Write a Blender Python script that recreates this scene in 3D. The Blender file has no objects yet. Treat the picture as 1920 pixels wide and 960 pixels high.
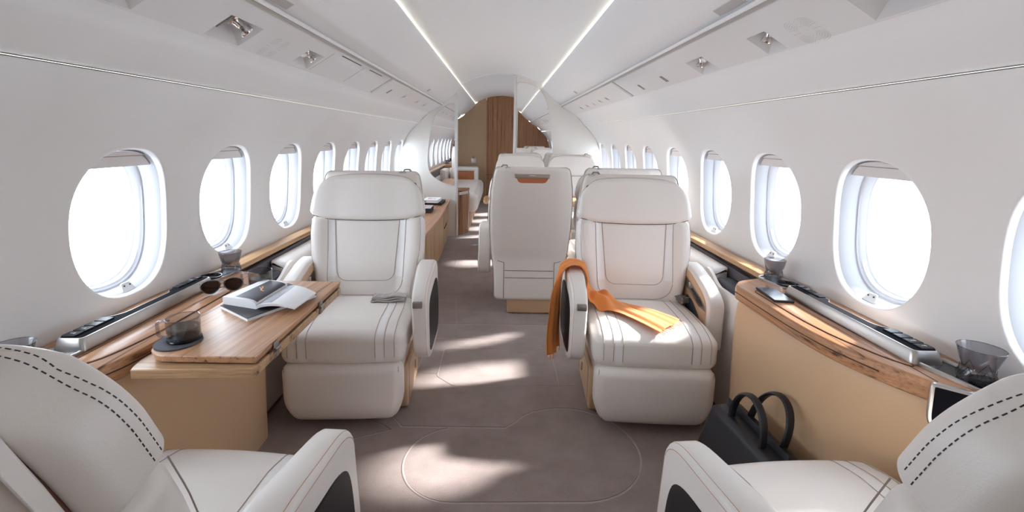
import bpy, bmesh, math, random
from mathutils import Vector, Matrix
from math import sin, cos, pi, radians, sqrt

random.seed(7)
S = bpy.context.scene
C = S.collection

# ------------------------------------------------------------------ camera
H = 1.21
FPX = 853.33
PITCH, ROLL = 8.5, 0.85
cd = bpy.data.cameras.new('camera')
cam = bpy.data.objects.new('camera', cd)
C.objects.link(cam)
cd.sensor_fit = 'HORIZONTAL'
cd.sensor_width = 36.0
cd.lens = 36.0 * FPX / 1920
cd.shift_x = (960 - 938.1) / 1920
cd.shift_y = -(480 - 384.5) / 1920
cd.clip_start = 0.02
cam.location = (0, 0, H)
cam.rotation_euler = (Matrix.Rotation(radians(90 - PITCH), 3, 'X') @ Matrix.Rotation(radians(ROLL), 3, 'Z')).to_euler()
S.camera = cam

# ------------------------------------------------------------------ world, sun, exposure
SKY = 9.6
W = bpy.data.worlds.new('sky')
S.world = W
W.use_nodes = True
wn = W.node_tree
bg = wn.nodes['Background']
bg.inputs[0].default_value = (0.79, 0.89, 1.0, 1)
bg.inputs[1].default_value = SKY
# bright overcast, stronger towards the left side of the aircraft
_tc = wn.nodes.new('ShaderNodeTexCoord'); _sp = wn.nodes.new('ShaderNodeSeparateXYZ'); _mr = wn.nodes.new('ShaderNodeMapRange')
wn.links.new(_tc.outputs['Generated'], _sp.inputs[0]); wn.links.new(_sp.outputs[0], _mr.inputs['Value'])
_mr.inputs['From Min'].default_value = -1; _mr.inputs['From Max'].default_value = 1
_mr.inputs['To Min'].default_value = SKY * 1.32; _mr.inputs['To Max'].default_value = SKY * .66
wn.links.new(_mr.outputs[0], bg.inputs[1])
sd = bpy.data.lights.new('sun', 'SUN')
sd.energy = 17.0
sd.angle = radians(4.0)
sd.color = (1.0, 0.985, 0.97)
sun = bpy.data.objects.new('sun', sd)
C.objects.link(sun)
sun.rotation_euler = Vector((-1.0, -0.28, -0.66)).to_track_quat('-Z', 'Y').to_euler()
S.view_settings.view_transform = 'Standard'
S.view_settings.look = 'None'
S.view_settings.gamma = 1
S.view_settings.use_curve_mapping = False
S.view_settings.exposure = 0.18
S.cycles.diffuse_bounces = 8
S.cycles.max_bounces = 14
S.cycles.transparent_max_bounces = 24
S.cycles.sample_clamp_indirect = 8.0

# ------------------------------------------------------------------ materials
MAT = {}
def nmat(name):
    m = bpy.data.materials.new(name)
    m.use_nodes = True
    nt = m.node_tree
    return m, nt, nt.nodes['Principled BSDF']

def simple(name, col, rough=0.5, metal=0.0, bump=0.0, bscale=300.0, var=0.0, spec=0.5, sheen=0.0, coat=0.0):
    m, nt, b = nmat(name)
    b.inputs['Base Color'].default_value = (*col, 1)
    b.inputs['Roughness'].default_value = rough
    b.inputs['Metallic'].default_value = metal
    b.inputs['Specular IOR Level'].default_value = spec
    if sheen: b.inputs['Sheen Weight'].default_value = sheen
    if coat:
        b.inputs['Coat Weight'].default_value = coat
        b.inputs['Coat Roughness'].default_value = 0.08
    if bump or var:
        tc = nt.nodes.new('ShaderNodeTexCoord')
        n = nt.nodes.new('ShaderNodeTexNoise')
        n.inputs['Scale'].default_value = bscale
        n.inputs['Detail'].default_value = 4
        nt.links.new(tc.outputs['Object'], n.inputs['Vector'])
        if bump:
            bp = nt.nodes.new('ShaderNodeBump')
            bp.inputs['Strength'].default_value = bump
            bp.inputs['Distance'].default_value = 0.001
            nt.links.new(n.outputs['Fac'], bp.inputs['Height'])
            nt.links.new(bp.outputs['Normal'], b.inputs['Normal'])
        if var:
            n2 = nt.nodes.new('ShaderNodeTexNoise')
            n2.inputs['Scale'].default_value = 9
            n2.inputs['Detail'].default_value = 5
            nt.links.new(tc.outputs['Object'], n2.inputs['Vector'])
            r = nt.nodes.new('ShaderNodeValToRGB')
            r.color_ramp.elements[0].position = 0.3
            r.color_ramp.elements[1].position = 0.7
            r.color_ramp.elements[0].color = (*[c * (1 - var) for c in col], 1)
            r.color_ramp.elements[1].color = (*[min(1, c * (1 + var)) for c in col], 1)
            nt.links.new(n2.outputs['Fac'], r.inputs['Fac'])
            nt.links.new(r.outputs['Color'], b.inputs['Base Color'])
    MAT[name] = m
    return m

def wood(name, axis, light, mid, dark, rough=0.32, skew=0.0, stripes=26.0):
    m, nt, b = nmat(name)
    tc = nt.nodes.new('ShaderNodeTexCoord')
    mp = nt.nodes.new('ShaderNodeMapping')
    sc = [stripes, stripes, stripes]
    sc['xyz'.index(axis)] = 0.9
    mp.inputs['Scale'].default_value = sc
    rot = [0, 0, 0]
    rot[2] = skew
    pre = nt.nodes.new('ShaderNodeMapping')
    pre.inputs['Rotation'].default_value = rot
    nt.links.new(tc.outputs['Object'], pre.inputs['Vector'])
    nt.links.new(pre.outputs['Vector'], mp.inputs['Vector'])
    n = nt.nodes.new('ShaderNodeTexNoise')
    n.inputs['Scale'].default_value = 1.0
    n.inputs['Detail'].default_value = 5
    n.inputs['Roughness'].default_value = 0.62
    n.inputs['Distortion'].default_value = 0.25
    nt.links.new(mp.outputs['Vector'], n.inputs['Vector'])
    r = nt.nodes.new('ShaderNodeValToRGB')
    e = r.color_ramp.elements
    e[0].position = 0.33; e[0].color = (*dark, 1)
    e[1].position = 0.72; e[1].color = (*light, 1)
    k = e.new(0.385); k.color = (*[d * .45 + q * .55 for d, q in zip(dark, mid)], 1)
    k = e.new(0.43); k.color = (*mid, 1)
    nt.links.new(n.outputs['Fac'], r.inputs['Fac'])
    mp2 = nt.nodes.new('ShaderNodeMapping')
    sc2 = [260.0] * 3
    sc2['xyz'.index(axis)] = 7.0
    mp2.inputs['Scale'].default_value = sc2
    nt.links.new(pre.outputs['Vector'], mp2.inputs['Vector'])
    n2 = nt.nodes.new('ShaderNodeTexNoise')
    n2.inputs['Scale'].default_value = 1.0
    n2.inputs['Detail'].default_value = 2
    nt.links.new(mp2.outputs['Vector'], n2.inputs['Vector'])
    mx = nt.nodes.new('ShaderNodeMix')
    mx.data_type = 'RGBA'
    mx.blend_type = 'MULTIPLY'
    mx.inputs[0].default_value = 0.35
    nt.links.new(r.outputs['Color'], mx.inputs[6])
    nt.links.new(n2.outputs['Color'], mx.inputs[7])
    r2 = nt.nodes.new('ShaderNodeValToRGB')
    r2.color_ramp.elements[0].color = (.45, .45, .45, 1)
    r2.color_ramp.elements[0].position = .3
    r2.color_ramp.elements[1].color = (1.25, 1.25, 1.25, 1)
    r2.color_ramp.elements[1].position = .65
    nt.links.new(n2.outputs['Fac'], r2.inputs['Fac'])
    nt.links.new(r2.outputs['Color'], mx.inputs[7])
    nt.links.new(mx.outputs[2], b.inputs['Base Color'])
    b.inputs['Roughness'].default_value = rough
    b.inputs['Specular IOR Level'].default_value = .38
    MAT[name] = m

def glassy(name, tint, gloss_rough=0.02, fac_add=0.0):
    m, nt, b = nmat(name)
    nt.nodes.remove(b)
    out = nt.nodes['Material Output']
    t = nt.nodes.new('ShaderNodeBsdfTransparent')
    t.inputs[0].default_value = (*tint, 1)
    g = nt.nodes.new('ShaderNodeBsdfGlossy')
    g.inputs['Roughness'].default_value = gloss_rough
    fr = nt.nodes.new('ShaderNodeFresnel')
    geo = nt.nodes.new('ShaderNodeNewGeometry')
    io = nt.nodes.new('ShaderNodeMapRange')
    io.inputs['To Min'].default_value = 1.45
    io.inputs['To Max'].default_value = 1 / 1.45
    nt.links.new(geo.outputs['Backfacing'], io.inputs['Value'])
    nt.links.new(io.outputs[0], fr.inputs['IOR'])
    mx = nt.nodes.new('ShaderNodeMixShader')
    nt.links.new(fr.outputs[0], mx.inputs[0])
    nt.links.new(t.outputs[0], mx.inputs[1])
    nt.links.new(g.outputs[0], mx.inputs[2])
    nt.links.new(mx.outputs[0], out.inputs['Surface'])
    MAT[name] = m

def emit(name, col, s):
    m, nt, b = nmat(name)
    b.inputs['Base Color'].default_value = (*col, 1)
    b.inputs['Emission Color'].default_value = (*col, 1)
    b.inputs['Emission Strength'].default_value = s
    MAT[name] = m

simple('lining', (.80, .79, .785), .42, bump=.05, bscale=900)
simple('ceiling_lining', (.81, .795, .79), .45, bump=.05, bscale=900)
simple('panel_cream', (.80, .78, .74), .35, bump=.04, bscale=500)
simple('plastic', (.70, .675, .665), .38)
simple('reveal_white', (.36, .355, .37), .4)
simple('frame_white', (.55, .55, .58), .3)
simple('latch_white', (.80, .80, .82), .35)
simple('shade_fabric', (.74, .71, .70), .7)
simple('leather', (.80, .75, .705), .36, bump=.22, bscale=420, spec=.45)
simple('leather_stripe', (.84, .82, .80), .32, bump=.1, bscale=420)
simple('stitch', (.36, .30, .27), .7)
simple('stitch_orange', (.50, .22, .12), .7)
simple('stitch_dark', (.045, .045, .055), .7)
simple('leather_tan', (.62, .415, .25), .42, bump=.12, bscale=500)
simple('leather_orange', (.50, .17, .07), .45)
simple('cloth_orange', (.80, .27, .055), .85, bump=.5, bscale=700, sheen=.3)
simple('black_panel', (.010, .010, .013), .42, spec=.25)
simple('black_bed', (.010, .010, .013), .8, spec=.05)
simple('groove', (.42, .385, .35), .7)
simple('black_gloss', (.008, .008, .010), .16, spec=.4)
simple('black_soft', (.022, .022, .027), .5)
simple('dark_fabric', (.075, .072, .085), .8, bump=.3, bscale=600)
simple('seam_and_shade', (.05, .035, .03), .8)
simple('brown_gap', (.11, .045, .025), .7)
simple('steel', (.52, .495, .47), .32, metal=1.0)
simple('steel_dark', (.36, .33, .31), .35, metal=1.0)
simple('chrome', (.78, .74, .72), .10, metal=1.0)
simple('mirror', (.93, .93, .93), .0, metal=1.0)
simple('paper', (.86, .86, .87), .6)
simple('ink_dark', (.055, .055, .07), .35)
simple('ink_grey', (.30, .30, .34), .4)
simple('ink_pink', (.62, .16, .30), .5)
simple('ink_orange', (.75, .25, .08), .5)
simple('white_mark', (.75, .75, .78), .5)
simple('grey_cloth', (.45, .42, .40), .9, bump=.4, bscale=500)
simple('grey_panel', (.50, .47, .46), .45)
simple('slot_black', (.02, .02, .02), .6)
simple('grille_dot', (.28, .26, .26), .6)
simple('lens_white', (.78, .77, .78), .2)
simple('belt_grey', (.13, .12, .12), .35)
simple('bag_leather', (.013, .013, .017), .38, bump=.3, bscale=500)
simple('tan_wall', (.40, .265, .155), .45)
emit('led_cool', (.97, 1.0, .86), 6.0)
emit('led_edge', (1.0, .97, .85), 1.8)
emit('screen_blue', (.35, .38, .85), .5)
glassy('window_glass', (.97, .975, .98))
glassy('smoke_glass', (.72, .72, .74))
glassy('clear_glass', (.82, .81, .80))
glassy('water', (.56, .61, .66))
glassy('shade_glass', (.16, .12, .13), .03)
LT, MD, DK = (.56, .30, .16), (.42, .205, .10), (.075, .032, .018)
wood('wood_y', 'y', LT, MD, DK, stripes=52)
wood('wood_table', 'y', (.62, .36, .21), (.48, .26, .14), DK, rough=.30, skew=0.10, stripes=56)
wood('wood_x', 'x', (.58, .38, .22), (.46, .28, .15), (.12, .06, .035), stripes=30)
wood('wood_z', 'z', (.40, .20, .10), (.29, .135, .065), (.10, .045, .025), stripes=44)
wood('wood_rail', 'y', (.62, .40, .22), (.48, .27, .13), (.20, .10, .05), stripes=40)
wood('oak_y', 'z', (.60, .41, .23), (.46, .29, .15), (.24, .13, .06), stripes=14, rough=.45)

def carpet():
    m, nt, b = nmat('carpet')
    tc = nt.nodes.new('ShaderNodeTexCoord')
    n = nt.nodes.new('ShaderNodeTexNoise'); n.inputs['Scale'].default_value = 7; n.inputs['Detail'].default_value = 8
    n.inputs['Roughness'].default_value = .65
    r = nt.nodes.new('ShaderNodeValToRGB')
    r.color_ramp.elements[0].position = .32; r.color_ramp.elements[0].color = (.255, .195, .176, 1)
    r.color_ramp.elements[1].position = .70; r.color_ramp.elements[1].color = (.335, .268, .245, 1)
    n2 = nt.nodes.new('ShaderNodeTexNoise'); n2.inputs['Scale'].default_value = 420; n2.inputs['Detail'].default_value = 2
    mx = nt.nodes.new('ShaderNodeMix'); mx.data_type = 'RGBA'; mx.blend_type = 'OVERLAY'; mx.inputs[0].default_value = .45
    bp = nt.nodes.new('ShaderNodeBump'); bp.inputs['Strength'].default_value = .5; bp.inputs['Distance'].default_value = .003
    L = nt.links.new
    L(tc.outputs['Object'], n.inputs['Vector']); L(tc.outputs['Object'], n2.inputs['Vector'])
    L(n.outputs['Fac'], r.inputs['Fac']); L(r.outputs['Color'], mx.inputs[6]); L(n2.outputs['Fac'], mx.inputs[7])
    L(mx.outputs[2], b.inputs['Base Color']); L(n2.outputs['Fac'], bp.inputs['Height']); L(bp.outputs['Normal'], b.inputs['Normal'])
    b.inputs['Roughness'].default_value = .95
    b.inputs['Sheen Weight'].default_value = .35
    b.inputs['Specular IOR Level'].default_value = .1
    MAT['carpet'] = m
carpet()
simple('carpet_seam', (.40, .33, .31), .95)
simple('carpet_cut', (.11, .08, .07), .95)

def ribbed():
    m, nt, b = nmat('ribbed_grey')
    tc = nt.nodes.new('ShaderNodeTexCoord')
    mp = nt.nodes.new('ShaderNodeMapping')
    wv = nt.nodes.new('ShaderNodeTexWave'); wv.bands_direction = 'Z'; wv.inputs['Scale'].default_value = 60
    bp = nt.nodes.new('ShaderNodeBump'); bp.inputs['Strength'].default_value = .6; bp.inputs['Distance'].default_value = .002
    nt.links.new(tc.outputs['Object'], wv.inputs['Vector'])
    nt.links.new(wv.outputs['Fac'], bp.inputs['Height']); nt.links.new(bp.outputs['Normal'], b.inputs['Normal'])
    b.inputs['Base Color'].default_value = (.125, .115, .13, 1)
    b.inputs['Roughness'].default_value = .6
    MAT['ribbed_grey'] = m
ribbed()

# ------------------------------------------------------------------ helpers
def obj(name, bm, mats, parent=None, smooth=32, loc=None, rot=None):
    bmesh.ops.recalc_face_normals(bm, faces=bm.faces[:])
    me = bpy.data.meshes.new(name)
    bm.to_mesh(me); bm.free()
    if isinstance(mats, str): mats = [mats]
    for m in mats: me.materials.append(MAT[m])
    if smooth:
        me.shade_smooth()
        me.set_sharp_from_angle(angle=radians(smooth))
    o = bpy.data.objects.new(name, me)
    C.objects.link(o)
    if parent: o.parent = parent
    if loc: o.location = loc
    if rot: o.rotation_euler = rot
    return o

def tag(o, label, cat, group=None):
    o['label'] = label; o['category'] = cat
    if group: o['group'] = group
    return o

def thing(name, label, cat, loc=(0, 0, 0), rz=0.0, group=None):
    o = bpy.data.objects.new(name, None)
    o.empty_display_size = .05
    C.objects.link(o); o.location = loc; o.rotation_euler = (0, 0, rz)
    return tag(o, label, cat, group)

def struct(o):
    o['kind'] = 'structure'
    return o

def dup(root, loc, rz, label, group=None):
    def cp(o, par):
        c = o.copy(); C.objects.link(c)
        if par: c.parent = par
        for ch in o.children: cp(ch, c)
        return c
    r = cp(root, None)
    r.location = loc; r.rotation_euler = (0, 0, rz)
    r['label'] = label
    if group: r['group'] = group
    elif 'group' in r: del r['group']
    return r

def NB(): return bmesh.new()

def box(bm, x0, x1, y0, y1, z0, z1, bev=0.0, seg=2, mat=0, M=None):
    co = [(x, y, z) for x in (x0, x1) for y in (y0, y1) for z in (z0, z1)]
    vs = [bm.verts.new(c) for c in co]
    fs = [(0, 1, 3, 2), (4, 6, 7, 5), (0, 4, 5, 1), (2, 3, 7, 6), (0, 2, 6, 4), (1, 5, 7, 3)]
    faces = [bm.faces.new([vs[i] for i in f]) for f in fs]
    for f in faces: f.material_index = mat
    geo = vs
    if bev > 0:
        es = list({e for f in faces for e in f.edges})
        r = bmesh.ops.bevel(bm, geom=es, offset=bev, segments=seg, affect='EDGES', profile=.5, material=mat)
        geo = list({v for f in r['faces'] for v in f.verts} | {v for v in vs if v.is_valid})
    if M is not None:
        bmesh.ops.transform(bm, matrix=M, verts=geo)
    return geo

def soft(bm, c, h, r, n=(10, 10, 10), fn=None, matfn=None, mat=0, ra=4):
    """closed rounded box as a fine grid; fn bends every point"""
    cx = []
    for a in range(3):
        rr = min(r, h[a] * .999)
        inner = h[a] - rr
        pts = [-h[a] + rr * (1 - math.tan(pi / 4 * (1 - i / ra))) for i in range(ra)]
        k = max(1, n[a])
        mid = [-inner + 2 * inner * i / k for i in range(k + 1)]
        allp = pts + mid + [-p for p in reversed(pts)]
        cx.append(allp)
    cache = {}
    def V(p):
        key = (round(p[0], 6), round(p[1], 6), round(p[2], 6))
        if key in cache: return cache[key]
        q = []
        for a in range(3):
            rr = min(r, h[a] * .999)
            lim = h[a] - rr
            q.append(max(-lim, min(lim, p[a])))
        d = [p[a] - q[a] for a in range(3)]
        rs = [min(r, h[a] * .999) for a in range(3)]
        dn = [d[a] / rs[a] for a in range(3)]
        L = sqrt(sum(x * x for x in dn)) or 1
        w = Vector([c[a] + q[a] + rs[a] * dn[a] / L for a in range(3)])
        if fn: w = Vector(fn(w))
        v = bm.verts.new(w)
        cache[key] = v
        return v
    for a in range(3):
        b_, c_ = (a + 1) % 3, (a + 2) % 3
        for s in (-1, 1):
            for i in range(len(cx[b_]) - 1):
                for j in range(len(cx[c_]) - 1):
                    q = []
                    for (u, v) in ((i, j), (i + 1, j), (i + 1, j + 1), (i, j + 1)):
                        p = [0, 0, 0]; p[a] = s * h[a]; p[b_] = cx[b_][u]; p[c_] = cx[c_][v]
                        q.append(V(p))
                    if s < 0: q.reverse()
                    try:
                        f = bm.faces.new(q)
                        f.material_index = matfn(f.calc_center_median()) if matfn else mat
                    except ValueError:
                        pass

def soft_pt(c, h, r, p):
    q = [max(-(h[a] - min(r, h[a] * .999)), min(h[a] - min(r, h[a] * .999), p[a])) for a in range(3)]
    rs = [min(r, h[a] * .999) for a in range(3)]
    dn = [(p[a] - q[a]) / rs[a] for a in range(3)]
    L = sqrt(sum(x * x for x in dn)) or 1
    return Vector([c[a] + q[a] + rs[a] * dn[a] / L for a in range(3)])

def tube(bm, pts, r, n=6, closed=False, mat=0, flat=None):
    pts = [Vector(p) for p in pts]
    N = len(pts)
    rings = []
    up = Vector((0.13, 0.21, 1)).normalized()
    for i, p in enumerate(pts):
        if closed: t = pts[(i + 1) % N] - pts[i - 1]
        else: t = pts[min(i + 1, N - 1)] - pts[max(i - 1, 0)]
        t.normalize()
        u = up if flat is None else Vector(flat)
        s = t.cross(u)
        if s.length < 1e-4: s = t.cross(Vector((1, 0, 0)))
        s.normalize(); w = s.cross(t)
        rr = r(i / (N - 1)) if callable(r) else r
        if not isinstance(rr, tuple): rr = (rr, rr)
        rings.append([bm.verts.new(p + s * cos(2 * pi * k / n) * rr[0] + w * sin(2 * pi * k / n) * rr[1]) for k in range(n)])
    m = N if closed else N - 1
    for i in range(m):
        a, b = rings[i], rings[(i + 1) % N]
        for k in range(n):
            f = bm.faces.new((a[k], a[(k + 1) % n], b[(k + 1) % n], b[k])); f.material_index = mat
    if not closed:
        f = bm.faces.new(rings[0][::-1]); f.material_index = mat
        f = bm.faces.new(rings[-1]); f.material_index = mat

def loft(bm, rings, closed=True, caps=True, mat=0):
    R = [[bm.verts.new(p) for p in r] for r in rings]
    n = len(R[0])
    for i in range(len(R) - 1):
        for k in range(n if closed else n - 1):
            f = bm.faces.new((R[i][k], R[i][(k + 1) % n], R[i + 1][(k + 1) % n], R[i + 1][k])); f.material_index = mat
    if caps and closed:
        f = bm.faces.new(R[0][::-1]); f.material_index = mat
        f = bm.faces.new(R[-1]); f.material_index = mat
    return R

def lathe(bm, prof, c, n=32, mat=0, close=True):
    rings = []
    for r, z in prof:
        rings.append([bm.verts.new((c[0] + r * cos(2 * pi * k / n), c[1] + r * sin(2 * pi * k / n), c[2] + z)) for k in range(n)])
    for i in range(len(rings) - 1):
        for k in range(n):
            f = bm.faces.new((rings[i][k], rings[i][(k + 1) % n], rings[i + 1][(k + 1) % n], rings[i + 1][k])); f.material_index = mat
    if close:
        bm.faces.new(rings[0][::-1]).material_index = mat
        bm.faces.new(rings[-1]).material_index = mat

def rpoly(pts, r, seg=5):
    """polygon with rounded corners; r scalar or list"""
    out = []
    n = len(pts)
    for i in range(n):
        p = Vector(pts[i]); a = Vector(pts[i - 1]); b = Vector(pts[(i + 1) % n])
        rr = r[i] if isinstance(r, (list, tuple)) else r
        if rr <= 0:
            out.append(tuple(p)); continue
        da = (a - p); db = (b - p)
        la = min(rr, da.length * .49); lb = min(rr, db.length * .49)
        A = p + da.normalized() * la; B = p + db.normalized() * lb
        for k in range(seg + 1):
            t = k / seg
            out.append(tuple(A * (1 - t) ** 2 + p * 2 * t * (1 - t) + B * t * t))
    return out

def inset(pts, d):
    n = len(pts)
    area = sum(pts[i][0] * pts[(i + 1) % n][1] - pts[(i + 1) % n][0] * pts[i][1] for i in range(n))
    sg = 1 if area > 0 else -1
    out = []
    for i in range(n):
        a = Vector(pts[i - 1]); p = Vector(pts[i]); b = Vector(pts[(i + 1) % n])
        t = (b - a)
        if t.length < 1e-9: out.append(tuple(p)); continue
        t.normalize()
        nn = Vector((-t.y, t.x)) * sg
        out.append(tuple(p + nn * d))
    return out

def prism(bm, poly, lo, hi, plane='xy', bev=0.0, bseg=3, mat=0, capmat=None, fn=None):
    """polygon (2D) extruded lo..hi; plane 'xy' (along z), 'yz' (along x), 'xz' (along y)"""
    def P(q, h):
        if plane == 'xy': w = (q[0], q[1], h)
        elif plane == 'yz': w = (h, q[0], q[1])
        else: w = (q[0], h, q[1])
        return fn(w) if fn else w
    rings = []
    if bev > 0:
        for k in range(bseg + 1):
            a = pi / 2 * k / bseg
            rings.append([P(q, lo + bev * (1 - sin(a))) for q in inset(poly, bev * (1 - cos(a)))])
        rings = rings[::-1]
        rings = []
        for k in range(bseg + 1):
            a = pi / 2 * k / bseg
            rings.append([P(q, lo + bev * (1 - sin(a))) for q in inset(poly, bev * (1 - cos(a)))][:])
        rings = rings[::-1] if False else rings
        lowr = []
        for k in range(bseg + 1):
            a = pi / 2 * k / bseg
            lowr.append([P(q, lo + bev * (1 - sin(a))) for q in inset(poly, bev * (1 - cos(a)))])
        # a=0 : full size inset 0 at lo+bev ; a=90: inset bev at lo  -> order from cap up
        lowr = []
        for k in range(bseg + 1):
            a = pi / 2 * (1 - k / bseg)
            lowr.append([P(q, lo + bev * (1 - sin(a))) for q in inset(poly, bev * (1 - cos(a)))])
        hir = []
        for k in range(bseg + 1):
            a = pi / 2 * k / bseg
            hir.append([P(q, hi - bev * (1 - sin(a))) for q in inset(poly, bev * (1 - cos(a)))])
        rings = lowr + hir
    else:
        rings = [[P(q, lo) for q in poly], [P(q, hi) for q in poly]]
    R = loft(bm, rings, True, True, mat)
    return R

def grid(bm, nu, nv, fn, mat=0):
    V = [[bm.verts.new(fn(i / nu, j / nv)) for j in range(nv + 1)] for i in range(nu + 1)]
    for i in range(nu):
        for j in range(nv):
            f = bm.faces.new((V[i][j], V[i + 1][j], V[i + 1][j + 1], V[i][j + 1])); f.material_index = mat
    return V

def sstep(a, b, x):
    t = max(0, min(1, (x - a) / (b - a)))
    return t * t * (3 - 2 * t)

def interp(tab, x):
    if x <= tab[0][0]: return tab[0][1]
    for (a, va), (b, vb) in zip(tab, tab[1:]):
        if x <= b:
            return va + (vb - va) * (x - a) / (b - a)
    return tab[-1][1]

# ================================================================== CABIN SHELL
Y0, Y1 = -0.45, 8.4
YP = 5.45                     # mid-cabin partition
# side wall profile z -> x
PROF = [(0.0, 1.19), (.1, 1.19), (.25, 1.19), (.4, 1.19), (.55, 1.19), (.62, 1.19), (.70, 1.190), (.80, 1.196), (.90, 1.196), (1.0, 1.186),
        (1.08, 1.168), (1.157, 1.142), (1.22, 1.108), (1.29, 1.052), (1.355, .985)]
def wx(z):
    # smooth catmull interpolation
    P = PROF
    for i in range(len(P) - 1):
        if z <= P[i + 1][0] or i == len(P) - 2:
            z0, x0 = P[i]; z1, x1 = P[i + 1]
            xm = P[i - 1] if i > 0 else (2 * z0 - z1, 2 * x0 - x1)
            xp = P[i + 2] if i + 2 < len(P) else (2 * z1 - z0, 2 * x1 - x0)
            m0 = (x1 - xm[1]) / (z1 - xm[0]); m1 = (xp[1] - x0) / (xp[0] - z0)
            h = z1 - z0; t = (z - z0) / h
            return (2*t**3-3*t*t+1)*x0 + (t**3-2*t*t+t)*h*m0 + (-2*t**3+3*t*t)*x1 + (t**3-t*t)*h*m1
ZJ = 1.355
WSP = 0.5525
WY = [1.42 + WSP * k for k in range(-2, 12)]
WC, WHH, WHW = 0.924, 0.236, 0.187
NW = 56
def se(t, hw, hh, e=2.38):
    c, s = cos(t), sin(t)
    return (math.copysign(abs(c) ** (2 / e), c) * hw, math.copysign(abs(s) ** (2 / e), s) * hh)

ZB = 0.60
def wall(side):
    bm = NB()
    def W3(y, z, off=0): return (side * (wx(z) + off), y, z)
    # window cells
    edges = [Y0] + [(a + b) / 2 for a, b in zip(WY, WY[1:])] + [Y1]
    ca = {}
    def gv(y, z, off=0):
        k = (round(y, 5), round(z, 5), round(off, 5))
        if k not in ca: ca[k] = bm.verts.new(W3(y, z, off))
        return ca[k]
    per_side_t = [2 * pi * k / NW + pi / NW * 0 for k in range(NW)]
    for yc, a, b in zip(WY, edges, edges[1:]):
        # outer rectangle pts matched by angle
        outer = []
        for t in per_side_t:
            c, s = cos(t), sin(t)
            # map onto square then rectangle, asymmetric
            m = max(abs(c), abs(s))
            u, v = c / m, s / m
            y = yc + (u * (b - yc) if u > 0 else u * (yc - a))
            zz = (WC + v * (ZJ - WC)) if v > 0 else (WC + v * (WC - ZB))
            outer.append((y, zz))
        rings = [outer]
        K = 9
        hole = [(yc + se(t, WHW, WHH)[0], WC + se(t, WHW, WHH)[1]) for t in per_side_t]
        for k in range(1, K + 1):
            f = 1 - (1 - k / K) ** 1.4
            rings.append([(o[0] * (1 - f) + q[0] * f, o[1] * (1 - f) + q[1] * f) for o, q in zip(outer, hole)])
        R = [[gv(*p) for p in r] for r in rings]
        # rounded lip turning outwards
        def ringat(sc, off):
            return [gv(yc + (q[0] - yc) * sc, WC + (q[1] - WC) * sc, off) for q in hole]
        R.append(ringat(.993, .0015)); R.append(ringat(.984, .006)); R.append(ringat(.978, .014)); R.append(ringat(.975, .030))
        for r0, r1 in zip(R, R[1:]):
            for k in range(NW):
                q = [r0[k], r0[(k + 1) % NW], r1[(k + 1) % NW], r1[k]]
                q2 = []
                for v in q:
                    if v not in q2: q2.append(v)
                if len(q2) >= 3:
                    try: bm.faces.new(q2)
                    except ValueError: pass
    # lower wall below the windows
    zs = [0, .06, .12, .2, .3, .4, .5, .6]
    for i in range(len(zs) - 1):
        q = [bm.verts.new(W3(y, z)) for y, z in ((Y0, zs[i]), (Y1, zs[i]), (Y1, zs[i + 1]), (Y0, zs[i + 1]))]
        bm.faces.new(q)
    o = obj('wall_right' if side > 0 else 'wall_left', bm, 'lining', smooth=50)
    return struct(o)
wall(-1); wall(1)

def oval(yc, sc, off, side, e=2.38, hw=WHW, hh=WHH, zoff=0):
    r = []
    for k in range(NW):
        t = 2 * pi * k / NW
        y, z = se(t, hw * sc, hh * sc, e)
        zz = WC + z + zoff
        r.append((side * (wx(min(max(zz, .62), 1.2)) + off), yc + y, zz))
    return r

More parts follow.
